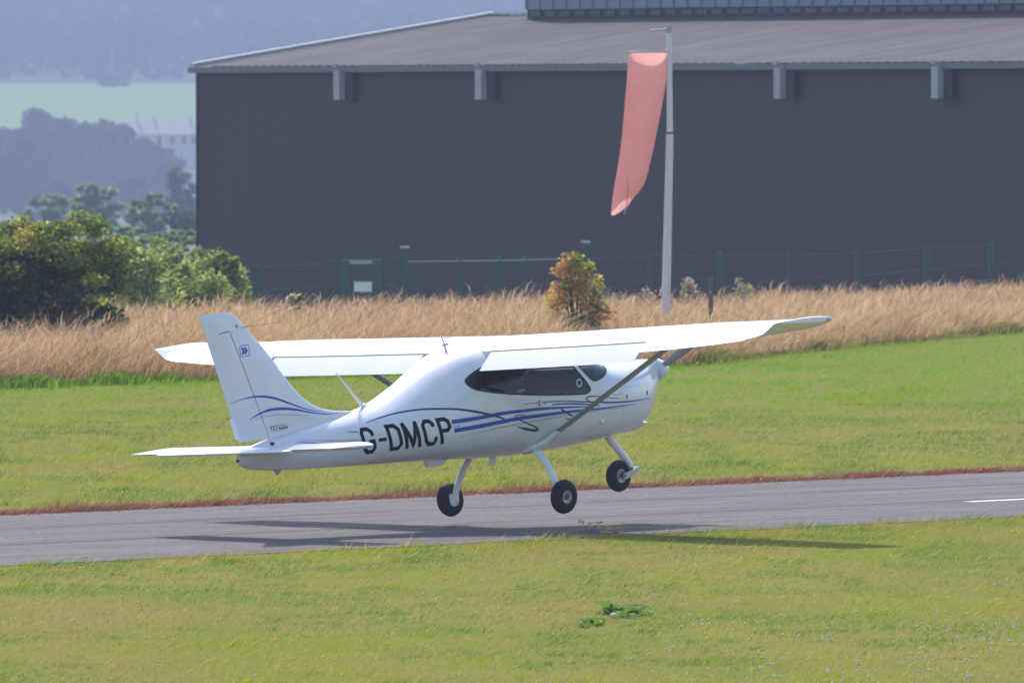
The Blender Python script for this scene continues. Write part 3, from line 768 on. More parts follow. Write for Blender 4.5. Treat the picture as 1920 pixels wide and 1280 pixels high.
# dark blue-hazed trees round the far house
FT = [((0.024, 0.040, 0.016), 4), ((0.045, 0.060, 0.024), 2), ((.07, .06, .04), 1)]
far = [(-25, 2059, 6.3, top_h(-25, 235, 2059), "hazed dark tree at the photo's left edge"), (45, 1980, 6.6, top_h(45, 250, 1980), "hazed round tree, second from the left of the far row"), (68, 2164, 5.5, top_h(68, 212, 2164), "hazed tree with the small raised top in the far row"),
       (125, 2085, 6.6, top_h(125, 225, 2085), "hazed broad tree in the middle of the far row"), (175, 2059, 6.9, top_h(175, 222, 2059), "hazed broad tree left of the far house"), (230, 2032, 6.6, top_h(230, 238, 2032), "hazed sloping tree in front of the far house"), (282, 2019, 4.8, top_h(282, 268, 2019), "hazed low tree under the far house windows"),
       (8, 1914, 6.1, top_h(8, 285, 1914), "hazed low dark tree at the photo's left edge under the taller row"), (320, 1874, 3.4, top_h(320, 300, 1874), "hazed pale bush low beside the hangar edge"), (245, 1716, 4.8, top_h(245, 332, 1716), "hazed pale rounded bush below the far row"), (100, 1755, 7.9, top_h(100, 345, 1755), "hazed bushy tree low in the far row")]
for i, (px, Y, w, h, lab) in enumerate(far):
    plant("far_tree", lab, "tree", ground_pt(px, Y), w, w, h, 44, 5200, 1.0, FT if i not in (8, 9) else [((.10, .12, .06), 2), ((.06, .08, .04), 2)], 80+i, "trees round the far house", crown=(.12, 1.0), clump=.15, trunk="trunk", leafname="crown")
# far house
Yh = 1700.0*KF
m_stone = mat("pale_render", (.82, .70, .58), .9); m_slate = mat("stone_slate_roof", (.74, .60, .48), .8, var=(.66, .53, .43), scale=.4); m_winh = mat("house_window", (.05, .05, .06), .2)
ha, hb_ = at(196, 224, Yh), at(420, 294, Yh)
gzh = float(gz(ha.x, Yh))
house = empty("far_house", ((ha.x+hb_.x)/2, Yh, gzh), "hazy pale farmhouse with a long roof left of the hangar", "house")
ze, zr = at(0, 251, Yh).z, at(0, 225, Yh).z
fm("wall", box(ha.x+.4, hb_.x, Yh-3, Yh+3, gzh-3, ze), m_stone, house)
rf = fm("roof", ([(ha.x, Yh-3.5, ze-.1), (hb_.x, Yh-3.5, ze-.1), (hb_.x, Yh+3.5, ze-.1), (ha.x, Yh+3.5, ze-.1), (ha.x+.6, Yh, zr), (hb_.x, Yh, zr)], [(0, 1, 5, 4), (1, 2, 5), (2, 3, 4, 5), (3, 0, 4), (0, 3, 2, 1)]), m_slate, house)
for px, top in ((256, 208), (289, 218), (356, 218)):
    c = at(px, top, Yh); fm("chimney", box(c.x-.18, c.x+.18, Yh-.5, Yh+.5, zr-.8, c.z), m_stone, house, rf)
for px in (300, 324, 346, 364):
    a, b = at(px-4, 256, Yh), at(px+4, 271, Yh)
    w_ = fm("window", box(a.x, b.x, Yh-3.08, Yh-3.001, b.z, a.z), m_winh, house)
    fm("sill", box(a.x-.1, b.x+.1, Yh-3.15, Yh-3.002, b.z-.15, b.z-.005), m_stone, house, w_)
a, b = at(312, 279, Yh-30), at(420, 296, Yh-30)
props(mesh("garden_wall", *box(a.x, b.x, Yh-30.2, Yh-29.8, float(gz(a.x, Yh-30))-3, a.z), mat("white_wall", (.78, .72, .68), .8)), "pale low garden wall in front of the far house", "wall")
# mast, hedge and cottage on the field's edge
p = at(210, 160, 2380*KF); tz = at(210, 90, 2380*KF).z
mast = empty("radio_mast", (p.x, p.y, float(gz(p.x, p.y))), "thin hazy mast at the top edge of the far field", "mast")
fm("pole", tube([(p.x, p.y, float(gz(p.x, p.y))-.5), (p.x, p.y, tz)], [.30, .16], 8), m_pale, mast)
fm("crossarm", box(p.x-.9, p.x+.9, p.y-.1, p.y+.1, tz+.01, tz+.25), m_pale, mast)
plant("far_hedge", "hazy hedge round the foot of the thin mast", "hedge", ground_pt(215, 2330*KF), 4.7, 2.6, 3.4, 16, 900, 1.1, FT, 95, crown=(.1, .9), clump=.4)
p = at(53, 40, 3000*KF)
cz_ = float(gz(p.x, p.y))
cot = empty("far_cottage", (p.x, p.y, cz_), "tiny pale cottage high on the wooded hillside at the left", "cottage")
fm("wall", box(p.x-.9, p.x+.9, p.y-1, p.y+1, cz_-1, p.z), m_stone, cot)
fm("roof", ([(p.x-1, p.y-1.2, p.z+.001), (p.x+1, p.y-1.2, p.z+.001), (p.x+1, p.y+1.2, p.z+.001), (p.x-1, p.y+1.2, p.z+.001), (p.x-1, p.y, p.z+.7), (p.x+1, p.y, p.z+.7)], [(0, 1, 5, 4), (1, 2, 5), (2, 3, 4, 5), (3, 0, 4)]), m_slate, cot)
# wooded hillside, one mass
n = 90000; rg = np.random.default_rng(97)
nt_ = 5200
tY = (2440+1560*rg.random(nt_)**1.1)*KF; tx = (rg.random(nt_)*2-1)*tY*.085-tY*.01
ti = rg.integers(0, nt_, n); d = rg.normal(size=(n, 3)); d /= np.linalg.norm(d, axis=1)[:, None]
th = 9+8*rg.random(nt_); P = np.stack([tx[ti], tY[ti], gz(tx[ti], tY[ti])+th[ti]*.55], 1)+d*np.stack([th[ti]*.42, th[ti]*.42, th[ti]*.5], 1)
a = rg.normal(size=(n, 3)); a /= np.linalg.norm(a, axis=1)[:, None]; b = np.cross(a, rg.normal(size=(n, 3))); b /= np.linalg.norm(b, axis=1)[:, None]
V = np.stack([P-a*1.7, P+b*1.3, P+a*1.7, P-b*1.3], 1).reshape(-1, 3)
col = np.array([[.022, .040, .016]])*(.6+.9*rg.random(nt_))[ti][:, None]
props(np_mesh("far_wood", V, np.arange(4*n).reshape(n, 4), m_matt, color=np.repeat(col, 4, 0)), kind="stuff")
for px, py, w, lab in ((540, 30, 10, "hazy pale crowned tree above the hangar's left roof slope"), (720, 33, 8, "hazy pale crowned tree above the roof, right of its twin"), (450, 75, 6, "hazy pale crowned tree low over the left roof verge")):
    w *= KF; p = at(px, py, 2480*KF); z0 = float(gz(p.x, p.y))
    plant("hill_tree", lab, "tree", (p.x, p.y, z0), w, w, p.z-z0, 34, 2400, 1.9, [((.10, .14, .05), 3), ((.07, .10, .04), 2)], 100+px, "pale trees on the hillside", crown=(.35, 1.0), clump=.10, trunk="trunk", leafname="crown")

# ================================================================== THE AEROPLANE
# body axes: x forward (0 at the spinner tip), y to port, z up
YAW, PIT, BANK = R_(46.87), R_(4.86), R_(2.59)
Rz = Matrix.Rotation(YAW, 3, 'Z'); Ry = Matrix.Rotation(-PIT, 3, 'Y'); Rx = Matrix.Rotation(-BANK, 3, 'X')
BODY = Rz @ Ry @ Rx
TIP = Vector((1.653, 108.212, 1.63))
OFF = Vector((-2.66, 0, -1.27))            # the Empty sits between the main wheels
plane = empty("light_aircraft", TIP + BODY @ OFF,
              "white high wing light aeroplane with blue stripes lifting off the runway", "aeroplane")
plane.rotation_euler = BODY.to_euler()
def pm(name, geo, m, parent=None, smooth=False, auto=35):
    V, Fc = geo
    V = [Vector(v) - OFF for v in V]
    return mesh(name, V, Fc, m, parent or plane, smooth, auto if not smooth else None)

# ---- fuselage --------------------------------------------------------------
#        x      ztop   zbot   half  zw    ntop nbot
FS = [(-0.205, 0.085,-0.100, 0.070,-0.01, 2.0, 2.0),
      (-0.225, 0.105,-0.200, 0.080,-0.04, 2.0, 2.0),
      (-0.27,  0.120,-0.300, 0.095,-0.08, 2.0, 2.1),
      (-0.34,  0.130,-0.400, 0.130,-0.12, 2.1, 2.2),
      (-0.45,  0.138,-0.482, 0.205,-0.15, 2.1, 2.2),
      (-0.62,  0.148,-0.552, 0.310,-0.17, 2.2, 2.3),
      (-0.80,  0.153,-0.585, 0.400,-0.18, 2.3, 2.4),
      (-1.00,  0.160,-0.605, 0.478,-0.18, 2.4, 2.5),
      (-1.30,  0.195,-0.628, 0.555,-0.18, 2.4, 2.6),
      (-1.55,  0.300,-0.642, 0.575,-0.18, 2.4, 2.6),
      (-1.85,  0.440,-0.652, 0.590,-0.18, 2.5, 2.6),
      (-2.10,  0.525,-0.657, 0.600,-0.18, 2.6, 2.6),
      (-2.50,  0.550,-0.657, 0.600,-0.18, 2.6, 2.6),
      (-3.00,  0.545,-0.637, 0.570,-0.18, 3.1, 2.5),
      (-3.30,  0.528,-0.612, 0.530,-0.18, 3.3, 2.5),
      (-3.70,  0.430,-0.585, 0.470,-0.18, 2.4, 2.4),
      (-4.10,  0.270,-0.558, 0.405,-0.18, 1.95, 2.3),
      (-4.60,  0.095,-0.527, 0.330,-0.18, 1.9, 2.2),
      (-5.00,  0.030,-0.502, 0.270,-0.19, 1.9, 2.1),
      (-5.50, -0.020,-0.470, 0.205,-0.20, 1.9, 2.0),
      (-6.00, -0.088,-0.435, 0.145,-0.22, 2.0, 2.0),
      (-6.35, -0.140,-0.392, 0.095,-0.24, 2.0, 2.0),
      (-6.50, -0.170,-0.352, 0.060,-0.26, 2.0, 2.0),
      (-6.56, -0.200,-0.315, 0.025,-0.265,2.0, 2.0)]
FSA = np.array(FS)[::-1]
def section(x, grow=0.0, n=72):
    p = [float(interp(x, FSA[:, 0], FSA[:, k])) for k in range(1, 7)]
    zt, zb, w, zw, a, b = p
    zt += grow; zb -= grow; w += grow
    r = []
    for k in range(n):
        t = 2 * math.pi * k / n
        c, s = math.cos(t), math.sin(t)
        e = a if s >= 0 else b
        y = w * math.copysign(abs(c) ** (2 / e), c)
        z = zw + (zt - zw if s >= 0 else zw - zb) * math.copysign(abs(s) ** (2 / e), s)
        r.append(Vector((x, y, z)))
    return r
xs = [-0.205, -0.21, -0.217, -0.225, -0.235, -0.25, -0.27, -0.29] + list(np.arange(-0.31, -1.3, -0.045)) + list(np.arange(-1.3, -3.75, -0.014)) + list(np.arange(-3.76, -6.5, -0.06)) + [-6.5, -6.53, -6.55, -6.56]
NS = 240
fV, fF = loft([section(x, 0, NS) for x in xs])
BVH = BVHTree.FromPolygons(fV, fF)
def skin_pt(x, z, side=-1, lift=0.003):
    """point on the fuselage side above body station (x, z)"""
    h = BVH.ray_cast(Vector((x, 3.0 * side, z)), Vector((0, -side, 0)))
    if h[0] is None: return None
    nrm = h[1] if h[1].y * side > 0 else -h[1]
    return h[0] + nrm * lift
def inside(poly, x, z):
    c = False; j = len(poly) - 1
    for i in range(len(poly)):
        (xi, zi), (xj, zj) = poly[i], poly[j]
        if (zi > z) != (zj > z) and x < (xj - xi) * (z - zi) / (zj - zi) + xi: c = not c
        j = i
    return c
def smooth_poly(pts, sub=8):
    """closed Catmull-Rom outline"""
    n = len(pts); out = []
    for i in range(n):
        p0, p1, p2, p3 = [np.array(pts[(i + k - 1) % n], float) for k in range(4)]
        for s in range(sub):
            t = s / sub
            out.append(tuple(0.5 * ((2*p1) + (p2-p0)*t + (2*p0-5*p1+4*p2-p3)*t*t + (3*p1-p0-3*p2+p3)*t**3)))
    return out
def shrink(poly, d):
    """offset an outline inwards by d"""
    n = len(poly); P = [np.array(p) for p in poly]; out = []
    area = sum(P[i][0] * P[(i+1) % n][1] - P[(i+1) % n][0] * P[i][1] for i in range(n))
    sg = 1 if area > 0 else -1
    for i in range(n):
        t = P[(i+1) % n] - P[i-1]; t = t / (np.linalg.norm(t) + 1e-9)
        out.append(tuple(P[i] + sg * d * np.array([-t[1], t[0]])))
    return out
SIDE_WIN = smooth_poly([(-3.575, 0.205), (-3.50, 0.130), (-3.30, 0.075), (-3.00, 0.022), (-2.70, -0.018), (-2.35, -0.055), (-2.02, -0.083),
            (-1.90, -0.080), (-1.85, -0.045), (-1.90, 0.040), (-1.99, 0.150), (-2.08, 0.280), (-2.17, 0.400), (-2.25, 0.430),
            (-2.70, 0.430), (-3.10, 0.400), (-3.38, 0.320), (-3.53, 0.255)], 6)
SCREEN = smooth_poly([(-1.735, 0.034), (-1.80, 0.055), (-1.87, 0.125), (-1.96, 0.240), (-2.06, 0.400), (-2.10, 0.500), (-2.08, 0.62), (-1.7, 0.62),
            (-1.33, 0.50), (-1.31, 0.24), (-1.37, 0.165), (-1.47, 0.105), (-1.60, 0.055)], 6)
keep, g_side, g_front = [], [[], []], []
sw_in, sc_in = shrink(SIDE_WIN, 0.006), shrink(SCREEN, 0.006)
for q in fF:
    c = sum((fV[i] if isinstance(fV[i], Vector) else Vector(fV[i]) for i in q), Vector()) / len(q)
    if len(q) == 4 and -3.6 < c.x < -1.25 and c.z > -0.1:
        if inside(SIDE_WIN, c.x, c.z) and abs(c.y) > 0.2:
            g_side[0 if c.y < 0 else 1].append(q); continue
        if inside(SCREEN, c.x, c.z):
            g_front.append(q); continue
    keep.append(q)
def compact(faces, lift=0.0):
    a_ = sum(((Vector(fV[q[1]])-Vector(fV[q[0]])).cross(Vector(fV[q[2]])-Vector(fV[q[1]]))).dot(Vector(fV[q[0]])-Vector((fV[q[0]][0], 0, -.15))) for q in faces)
    if a_ < 0: faces = [q[::-1] for q in faces]
    ids = sorted({i for q in faces for i in q}); mp = {k: n for n, k in enumerate(ids)}
    V = [Vector(fV[i]) for i in ids]
    return V, [tuple(mp[i] for i in q) for q in faces]
fus = pm("fuselage", compact(keep), M["white"], smooth=True)
for s in (0, 1):
    pm("side_window", compact(g_side[s]), M["glass"], smooth=True)
pm("windscreen", compact(g_front), M["clear"], smooth=True)
# cabin lining: a dark inner shell with the same openings
lv, lf = loft([section(x, -0.018, 96) for x in np.arange(-1.0, -3.9, -0.03)])
lk = []
for q in lf:
    c = sum((Vector(lv[i]) for i in q), Vector()) / len(q)
    if len(q) == 4 and ((inside(SIDE_WIN, c.x, c.z) and abs(c.y) > 0.2) or inside(SCREEN, c.x, c.z)): continue
    lk.append(q)
pm("cabin_lining", (lv, lk), M["lining"], smooth=True)

def catmull(pts, sub):
    P = [np.array(p, float) for p in pts]; P = [2*P[0]-P[1]] + P + [2*P[-1]-P[-2]]; out = []
    for i in range(1, len(P) - 2):
        for s in range(sub):
            t = s / sub; p0, p1, p2, p3 = P[i-1:i+3]
            out.append(0.5*((2*p1)+(p2-p0)*t+(2*p0-5*p1+4*p2-p3)*t*t+(3*p1-p0-3*p2+p3)*t**3))
    out.append(P[-2]); return out
def ribbon(pts, side=-1, caster=skin_pt, sub=6, lift=0.003, closed=False, cross=2, smooth=True, miter=False):
    """a strip lying on the skin; pts = (x, z, width)"""
    if closed: C = [np.array(p, float) for p in pts]
    else: C = catmull(pts, sub) if smooth else [np.array(p, float) for p in pts]
    n = len(C); rows = []
    for i in range(n):
        a, b = (C[i-1], C[(i+1) % n]) if closed else (C[max(i-1, 0)], C[min(i+1, n-1)])
        if miter and 0 < i < n - 1:
            d1 = C[i][:2]-C[i-1][:2]; d2 = C[i+1][:2]-C[i][:2]
            d1 = d1/np.linalg.norm(d1); d2 = d2/np.linalg.norm(d2); t = d1+d2; t = t/np.linalg.norm(t)
            k = 1/max(0.5, float(np.dot(t, d1)))
        else:
            t = b[:2]-a[:2]; t = t/(np.linalg.norm(t)+1e-9); k = 1
        nr = np.array([-t[1], t[0]])*C[i][2]/2*k
        row = []
        for j in range(cross+1):
            f = 2*j/cross-1
            p = caster(C[i][0]+nr[0]*f, C[i][1]+nr[1]*f, side, lift)
            if p is None: row = None; break
            row.append(p)
        if row: rows.append(row)
    V, Fc = [], []
    m = cross+1
    for r in rows: V += r
    for i in range(len(rows) - (0 if closed else 1)):
        for j in range(cross):
            a = i*m+j; b = ((i+1) % len(rows))*m+j
            Fc.append((a, a+1, b+1, b))
    return V, Fc
for s in (-1, 1):
    pm("window_seal", ribbon([(x, z, 0.018) for x, z in SIDE_WIN], s, closed=True, lift=0.003), M["gap"], smooth=True)
    scr = [(x, z, 0.020) for x, z in SCREEN if z < 0.50 and x < -1.36]
    k0 = max(range(len(scr)), key=lambda i: math.dist(scr[i][:2], scr[i-1][:2]))
    scr = scr[k0:] + scr[:k0]
    pm("window_seal", ribbon(scr, s, smooth=False, lift=0.003), M["gap"], smooth=True)
    v = skin_pt(-2.02, 0.033, s, 0.004)
    pm("air_vent", tube([v+Vector((.036*math.cos(k*math.pi/9), 0, .036*math.sin(k*math.pi/9))) for k in range(19)], .0075, 8), M["white2"], smooth=True)

# ---- wings -------------------------------------------------------------------
def naca(s, t, m_=0.03, p=0.4):
    s = min(max(s, 0), 1)
    yt = 5*t*(0.2969*math.sqrt(s)-0.1260*s-0.3516*s*s+0.2843*s**3-0.1036*s**4)
    yc = m_/p**2*(2*p*s-s*s) if s < p else m_/(1-p)**2*((1-2*p)+2*p*s-s*s)
    return yc+yt, yc-yt
WY = [0, .474, 2.69, 4.10, 4.30, 4.42, 4.47, 4.49]
W_LE = [-2.08, -2.08, -2.10, -2.22, -2.26, -2.30, -2.325, -2.345]
W_TE = [-3.455, -3.455, -3.455, -3.250, -3.222, -3.205, -3.20, -3.195]
W_ZL = [.485, .492, .532, .570, .588, .602, .615, .622]
W_ZT = [.415, .422, .452, .515, .548, .620, .652, .658]
W_T = [.128, .128, .128, .118, .110, .098, .085, .055]
def wing_pt(y, s, upper):
    le, te, zl, zt, t = (float(interp(y, WY, k)) for k in (W_LE, W_TE, W_ZL, W_ZT, W_T))
    c = le - te; u, lo = naca(s, t, 0.03 if y < 4.1 else 0.03*max(0, (4.60-y)/0.50))
    return Vector((le - s*c, y, zl + (zt-zl)*s + c*(u if upper else lo)))
def hinge_s(y): return 0.800 if y < 2.69 else 0.800 - 0.028*(y-2.69)/1.41
def wing_ring(y, s0, s1, side, n=22, blunt=False):
    k = [s0+(s1-s0)*(1-math.cos(math.pi*i/n))/2 for i in range(n+1)]
    up = [wing_pt(y, s, True) for s in reversed(k)]; dn = [wing_pt(y, s, False) for s in k[1:]]
    r = up+dn
    for p in r: p.y *= side
    return r if side > 0 else r[::-1]
def lerp_list(a, b, n): return [a+(b-a)*i/n for i in range(n+1)]
DEFL = R_(26)
whip_root = None
for side in (-1, 1):
    mid = lerp_list(.474, 2.69, 10)+lerp_list(2.69, 4.10, 8)[1:]
    tipy = [4.10, 4.16, 4.22, 4.27, 4.31, 4.35, 4.39, 4.42, 4.445, 4.465, 4.48, 4.49]
    geo = join(loft([wing_ring(y, 0, .80, side) for y in lerp_list(0, .466, 3)]),
               loft([wing_ring(y, 0, hinge_s(y), side) for y in [.466]+mid+[4.102]]),
               loft([wing_ring(y, 0, 1, side) for y in tipy]))
    wing = pm("wing", geo, M["white"], auto=40)
    # flap, drooped about its hinge line
    rings = []
    for y in lerp_list(.490, 2.675, 10):
        hs = hinge_s(y)
        r = wing_ring(y, hs+0.012, 1.0, side, 10)
        h = wing_pt(y, hs, True); h.z -= 0.028; h.y *= side
        q = Matrix.Rotation(-DEFL, 3, 'Y')
        rings.append([h + q @ (p-h) for p in r])
    pm("flap", loft(rings), M["white"], wing, auto=40)
    rings = []
    for y in lerp_list(2.70, 4.085, 8):
        hs = hinge_s(y)
        r = wing_ring(y, hs+0.012, 1.0, side, 10)
        h = wing_pt(y, hs, True); h.y *= side
        q = Matrix.Rotation(R_(-3 if side < 0 else 1), 3, 'Y')
        rings.append([h + q @ (p-h) for p in r])
    pm("aileron", loft(rings), M["white"], wing, auto=40)
    # dark slot along both hinges, skin seams
    V_, F_ = [], []
    for y0, y1 in ((.474, 2.69), (2.69, 4.10)):
        for k in range(13):
            y = y0+(y1-y0)*k/12; hs = hinge_s(y)
            for ds in (-.001, .016):
                q = wing_pt(y, hs+ds, True); q.z -= .007 if ds < 0 else .009; q.y *= side; V_.append(q)
        o = len(V_)-26
        for k in range(12): F_.append((o+2*k, o+2*k+1, o+2*k+3, o+2*k+2))
    pm("hinge_slot", (V_, F_), M["gap"], wing)
    V_, F_ = [], []
    for y in (.474, 1.25, 2.0, 2.69, 3.4, 4.10):
        o = len(V_)
        for k in range(15):
            ss = .04+(hinge_s(y)-.05)*k/14
            for dy in (-.0025, .0025):
                q = wing_pt(y+dy, ss, True); q.z += .0015; q.y *= side; V_.append(q)
        for k in range(14): F_.append((o+2*k, o+2*k+1, o+2*k+3, o+2*k+2))
    for ss in (.26, .60):
        o = len(V_)
        for k in range(25):
            y = .5+3.55*k/24
            for d_ in (-.0018, .0018):
                q = wing_pt(y, ss+d_, True); q.z += .0015; q.y *= side; V_.append(q)
        for k in range(24): F_.append((o+2*k, o+2*k+1, o+2*k+3, o+2*k+2))
    pm("skin_seam", (V_, F_), M["gap"], wing)
    # fuel cap, tip light, flap track
    p = wing_pt(.80, .30, True); p.y *= side
    pm("fuel_cap", lathe([(0.0, 0.004), (0.042, 0.004), (0.046, 0.0)][::-1], p, (0.02, 0, 1), 18), M["alloy"], wing, smooth=False)
    p = (wing_pt(4.475, .05, True)+wing_pt(4.475, .05, False))/2; p.y *= side
    pm("navigation_light", lathe([(0.022, -0.05), (0.026, -0.02), (0.02, 0.02), (0.004, 0.045)], p, (1, 0, 0), 12),
       M["alloy"], wing, smooth=True)
    # lift strut with a streamlined section
    a, b = Vector((-2.46, side*0.50, -0.500)), Vector((-2.44, side*2.36, 0.440))
    ax = (b-a).normalized(); ch = Vector((1, 0, 0)); ch = (ch-ax*ch.dot(ax)).normalized(); th = ax.cross(ch)
    prof = []
    for i in range(16):
        t = 2*math.pi*i/16
        prof.append((0.058*math.cos(t), 0.021*math.sin(t)*(1+0.35*math.cos(t))))
    rr = [[a+ax*((b-a).length*f)+ch*u*g+th*v*g for u, v in prof] for f, g in ((0, .8), (.03, 1), (.97, 1), (1, .8))]
    pm("wing_strut", loft(rr), M["strut"], auto=40)
    # fairing where strut and main leg leave the fuselage
    pm("strut_fairing", tube([(-2.66, side*.33, -.60), (-2.63, side*.43, -.585), (-2.54, side*.53, -.53), (-2.475, side*.62, -.445), (-2.462, side*.66, -.425)], [.062, .066, .060, .046, .038], 16, squash=(1.25, .75)), M["white"], auto=50)
    # sprung main leg
    path = [(-2.62, .34, -.585), (-2.62, .44, -.607), (-2.62, .53, -.680), (-2.625, .61, -.780), (-2.635, .680, -.895), (-2.65, .722, -1.00), (-2.655, .740, -1.10)]
    path = [tuple(q) for q in catmull([np.array((x, side*y, z)) for x, y, z in path], 4)]
    n = len(path); rings = []
    for i, p in enumerate(path):
        t = (Vector(path[min(i+1, n-1)])-Vector(path[max(i-1, 0)])).normalized()
        c_ = Vector((1, 0, 0)); c_ = (c_-t*c_.dot(t)).normalized(); w_ = t.cross(c_)
        cw = 0.068-0.028*i/(n-1)
        rings.append([Vector(p)+c_*cw*math.cos(k*math.pi/6)+w_*0.019*math.sin(k*math.pi/6) for k in range(12)])
    leg = pm("main_gear_leg", loft(rings), M["white2"], auto=50)
    # wheel
    ctr = Vector((-2.655, side*.822, -1.098)); axd = Vector((0, side, -0.07)).normalized()
    wh = pm("wheel", lathe([(0.045, -.052), (0.082, -.052), (0.088, -.04), (0.088, .04), (0.082, .052), (0.062, .050), (0.055, .036), (0.034, .034), (0.030, .046), (0.0, .046)], ctr, axd, 28), M["alloy"], auto=30)
    tp = []
    for k in range(25):
        t = math.pi*(-0.86+1.72*k/24)
        tp.append((0.113+0.066*math.cos(t), 0.066*math.sin(t)*(1.0-0.06*math.cos(t))))
    tp += [(0.086, .046), (0.086, -.046), tp[0]]
    pm("tyre", lathe(tp, ctr, axd, 40), M["tyre"], wh, auto=45)
    pm("hub_cap", lathe([(0.031, 0.0465), (0.026, 0.052), (0.0, 0.052)], ctr, axd, 16), M["darkmetal"], wh, auto=30)
    pm("brake_disc", lathe([(0.030, -.060), (0.078, -.060), (0.078, -.056), (0.030, -.056)], ctr, axd, 28), M["alloy"], wh, auto=30)
    c0 = ctr-axd*0.062
    pm("brake_caliper", join(box(c0.x-.075, c0.x-.02, c0.y-.022, c0.y+.022, c0.z-.03, c0.z+.06), tube([c0+Vector((0, 0, 0)), ctr+axd*0.03], 0.018, 10)), M["white2"], wh, auto=30)

# ---- tail --------------------------------------------------------------------
def fin_le(z): return float(interp(z, [-.16, .045, .079, .133, .25, .412, .676, .876, 1.059, 1.168, 1.215, 1.250], [-4.55, -4.80, -5.07, -5.312, -5.534, -5.709, -5.925, -6.102, -6.289, -6.391, -6.450, -6.560]))
def fin_te(z): return -6.56-0.305*z
def fin_hinge(z): return -6.142-0.3867*z
def sym(s, t): return naca(s, t, 0.0)[0]
def fin_ring(z, s0, s1, n=16, tz=1.0, shrink_=0.0):
    le, te = fin_le(z), fin_te(z); c = le-te
    t = min(0.105, 0.085/c)*tz
    k = [s0+(s1-s0)*(1-math.cos(math.pi*i/n))/2 for i in range(n+1)]
    L = [Vector((le-s*c, sym(s, t)*c, z)) for s in k]; Rr = [Vector((p.x, -p.y, p.z)) for p in L]
    return L[::-1]+Rr[1:]
def fin_s(z, x): return (fin_le(z)-x)/(fin_le(z)-fin_te(z))
zz = [-.16, -.10, -.03, .02, .045, .06, .079, .10, .133, .18, .25, .33, .412, .54, .676, .78, .876, .97, 1.035]
zt_ = [1.041, 1.10, 1.15, 1.19, 1.215, 1.232, 1.243, 1.250]
g1 = loft([fin_ring(z, 0, fin_s(z, fin_hinge(z)+.004)) for z in zz])
g2 = loft([fin_ring(z, 0, 1, 16, 1.0 if z < 1.19 else math.sqrt(max(0.02, (1.252-z)/.062))) for z in zt_])
g3 = loft([fin_ring(1.03, 0, fin_s(1.03, -6.50)), fin_ring(1.045, 0, fin_s(1.045, -6.50))])
fin_geo = join(g1, g2, g3)
fin = pm("fin", fin_geo, M["white"], auto=40)
zr = [-.092, 0, .15, .3, .5, .7, .9, 1.0395]
rud_geo = loft([fin_ring(z, fin_s(z, fin_hinge(z)-.006), 1) for z in zr])
rud = pm("rudder", rud_geo, M["white"], auto=40)
pm("trim_tab", loft([[Vector((fin_te(z)+.02, .006, z)), Vector((fin_te(z)+.02, -.006, z)), Vector((fin_te(z)-.034, -.002, z)), Vector((fin_te(z)-.034, .002, z))] for z in (-.06, .155)]), M["white2"], rud)
fv, ff = join(fin_geo, rud_geo)
FBVH = BVHTree.FromPolygons([Vector(v) for v in fv], ff)
def fin_pt(x, z, side=-1, lift=0.002):
    h = FBVH.ray_cast(Vector((x, side*1.0, z)), Vector((0, -side, 0)))
    if h[0] is None: return None
    return h[0]+Vector((0, side*lift, 0))
def stab_ring(y, n=14):
    a = abs(y)
    tip = max(0.0, (a-1.30)/0.15)
    le = -5.94-0.02*a/1.45-0.13*tip**2.5; te = -6.725+0.02*tip**2; c = le-te
    t = 0.105*math.sqrt(max(0.03, 1-tip**2.2)); z = -.205+0.012*(a/1.45)
    k = [(1-math.cos(math.pi*i/n))/2 for i in range(n+1)]
    tilt = 0.055
    up = [Vector((le-s*c, y, z+sym(s, t)*c+tilt*(s-.25)*c)) for s in reversed(k)]
    dn = [Vector((le-s*c, y, z-sym(s, t)*c+tilt*(s-.25)*c)) for s in k[1:]]
    return up+dn
ysb = [-1.45, -1.44, -1.42, -1.39, -1.35, -1.30, -.9, -.5, -.12, .12, .5, .9, 1.30, 1.35, 1.39, 1.42, 1.44, 1.45]
stab = pm("stabilator", loft([stab_ring(y) for y in ysb]), M["white"], auto=40)
pm("anti_servo_tab", loft([[Vector((-6.735, y, -.196)), Vector((-6.735, y, -.164)), Vector((-6.80, y, -.172)), Vector((-6.80, y, -.182))][::-1] for y in (-.95, .95)]), M["white2"], stab)
pm("stabilator_horn", lathe([(0.026, -.02), (0.026, .02)], (-6.15, -.085, -.155), (0, 1, 0), 16), M["gap"])
pm("tail_skid", loft([[Vector((x, y, z)) for x, y in ((-5.98+a, 0), (-6.02, .012), (-6.06+b, 0), (-6.02, -.012))] for z, a, b in ((-.41, .06, -.04), (-.45, .02, .0), (-.475, -.025, .02))]), M["alloy"], auto=40)
pm("tail_lamp", lathe([(0.0, .02), (0.014, .012), (0.016, 0)], (-6.575, 0, -.275), (-1, 0, 0), 10), M["darkmetal"], auto=40)

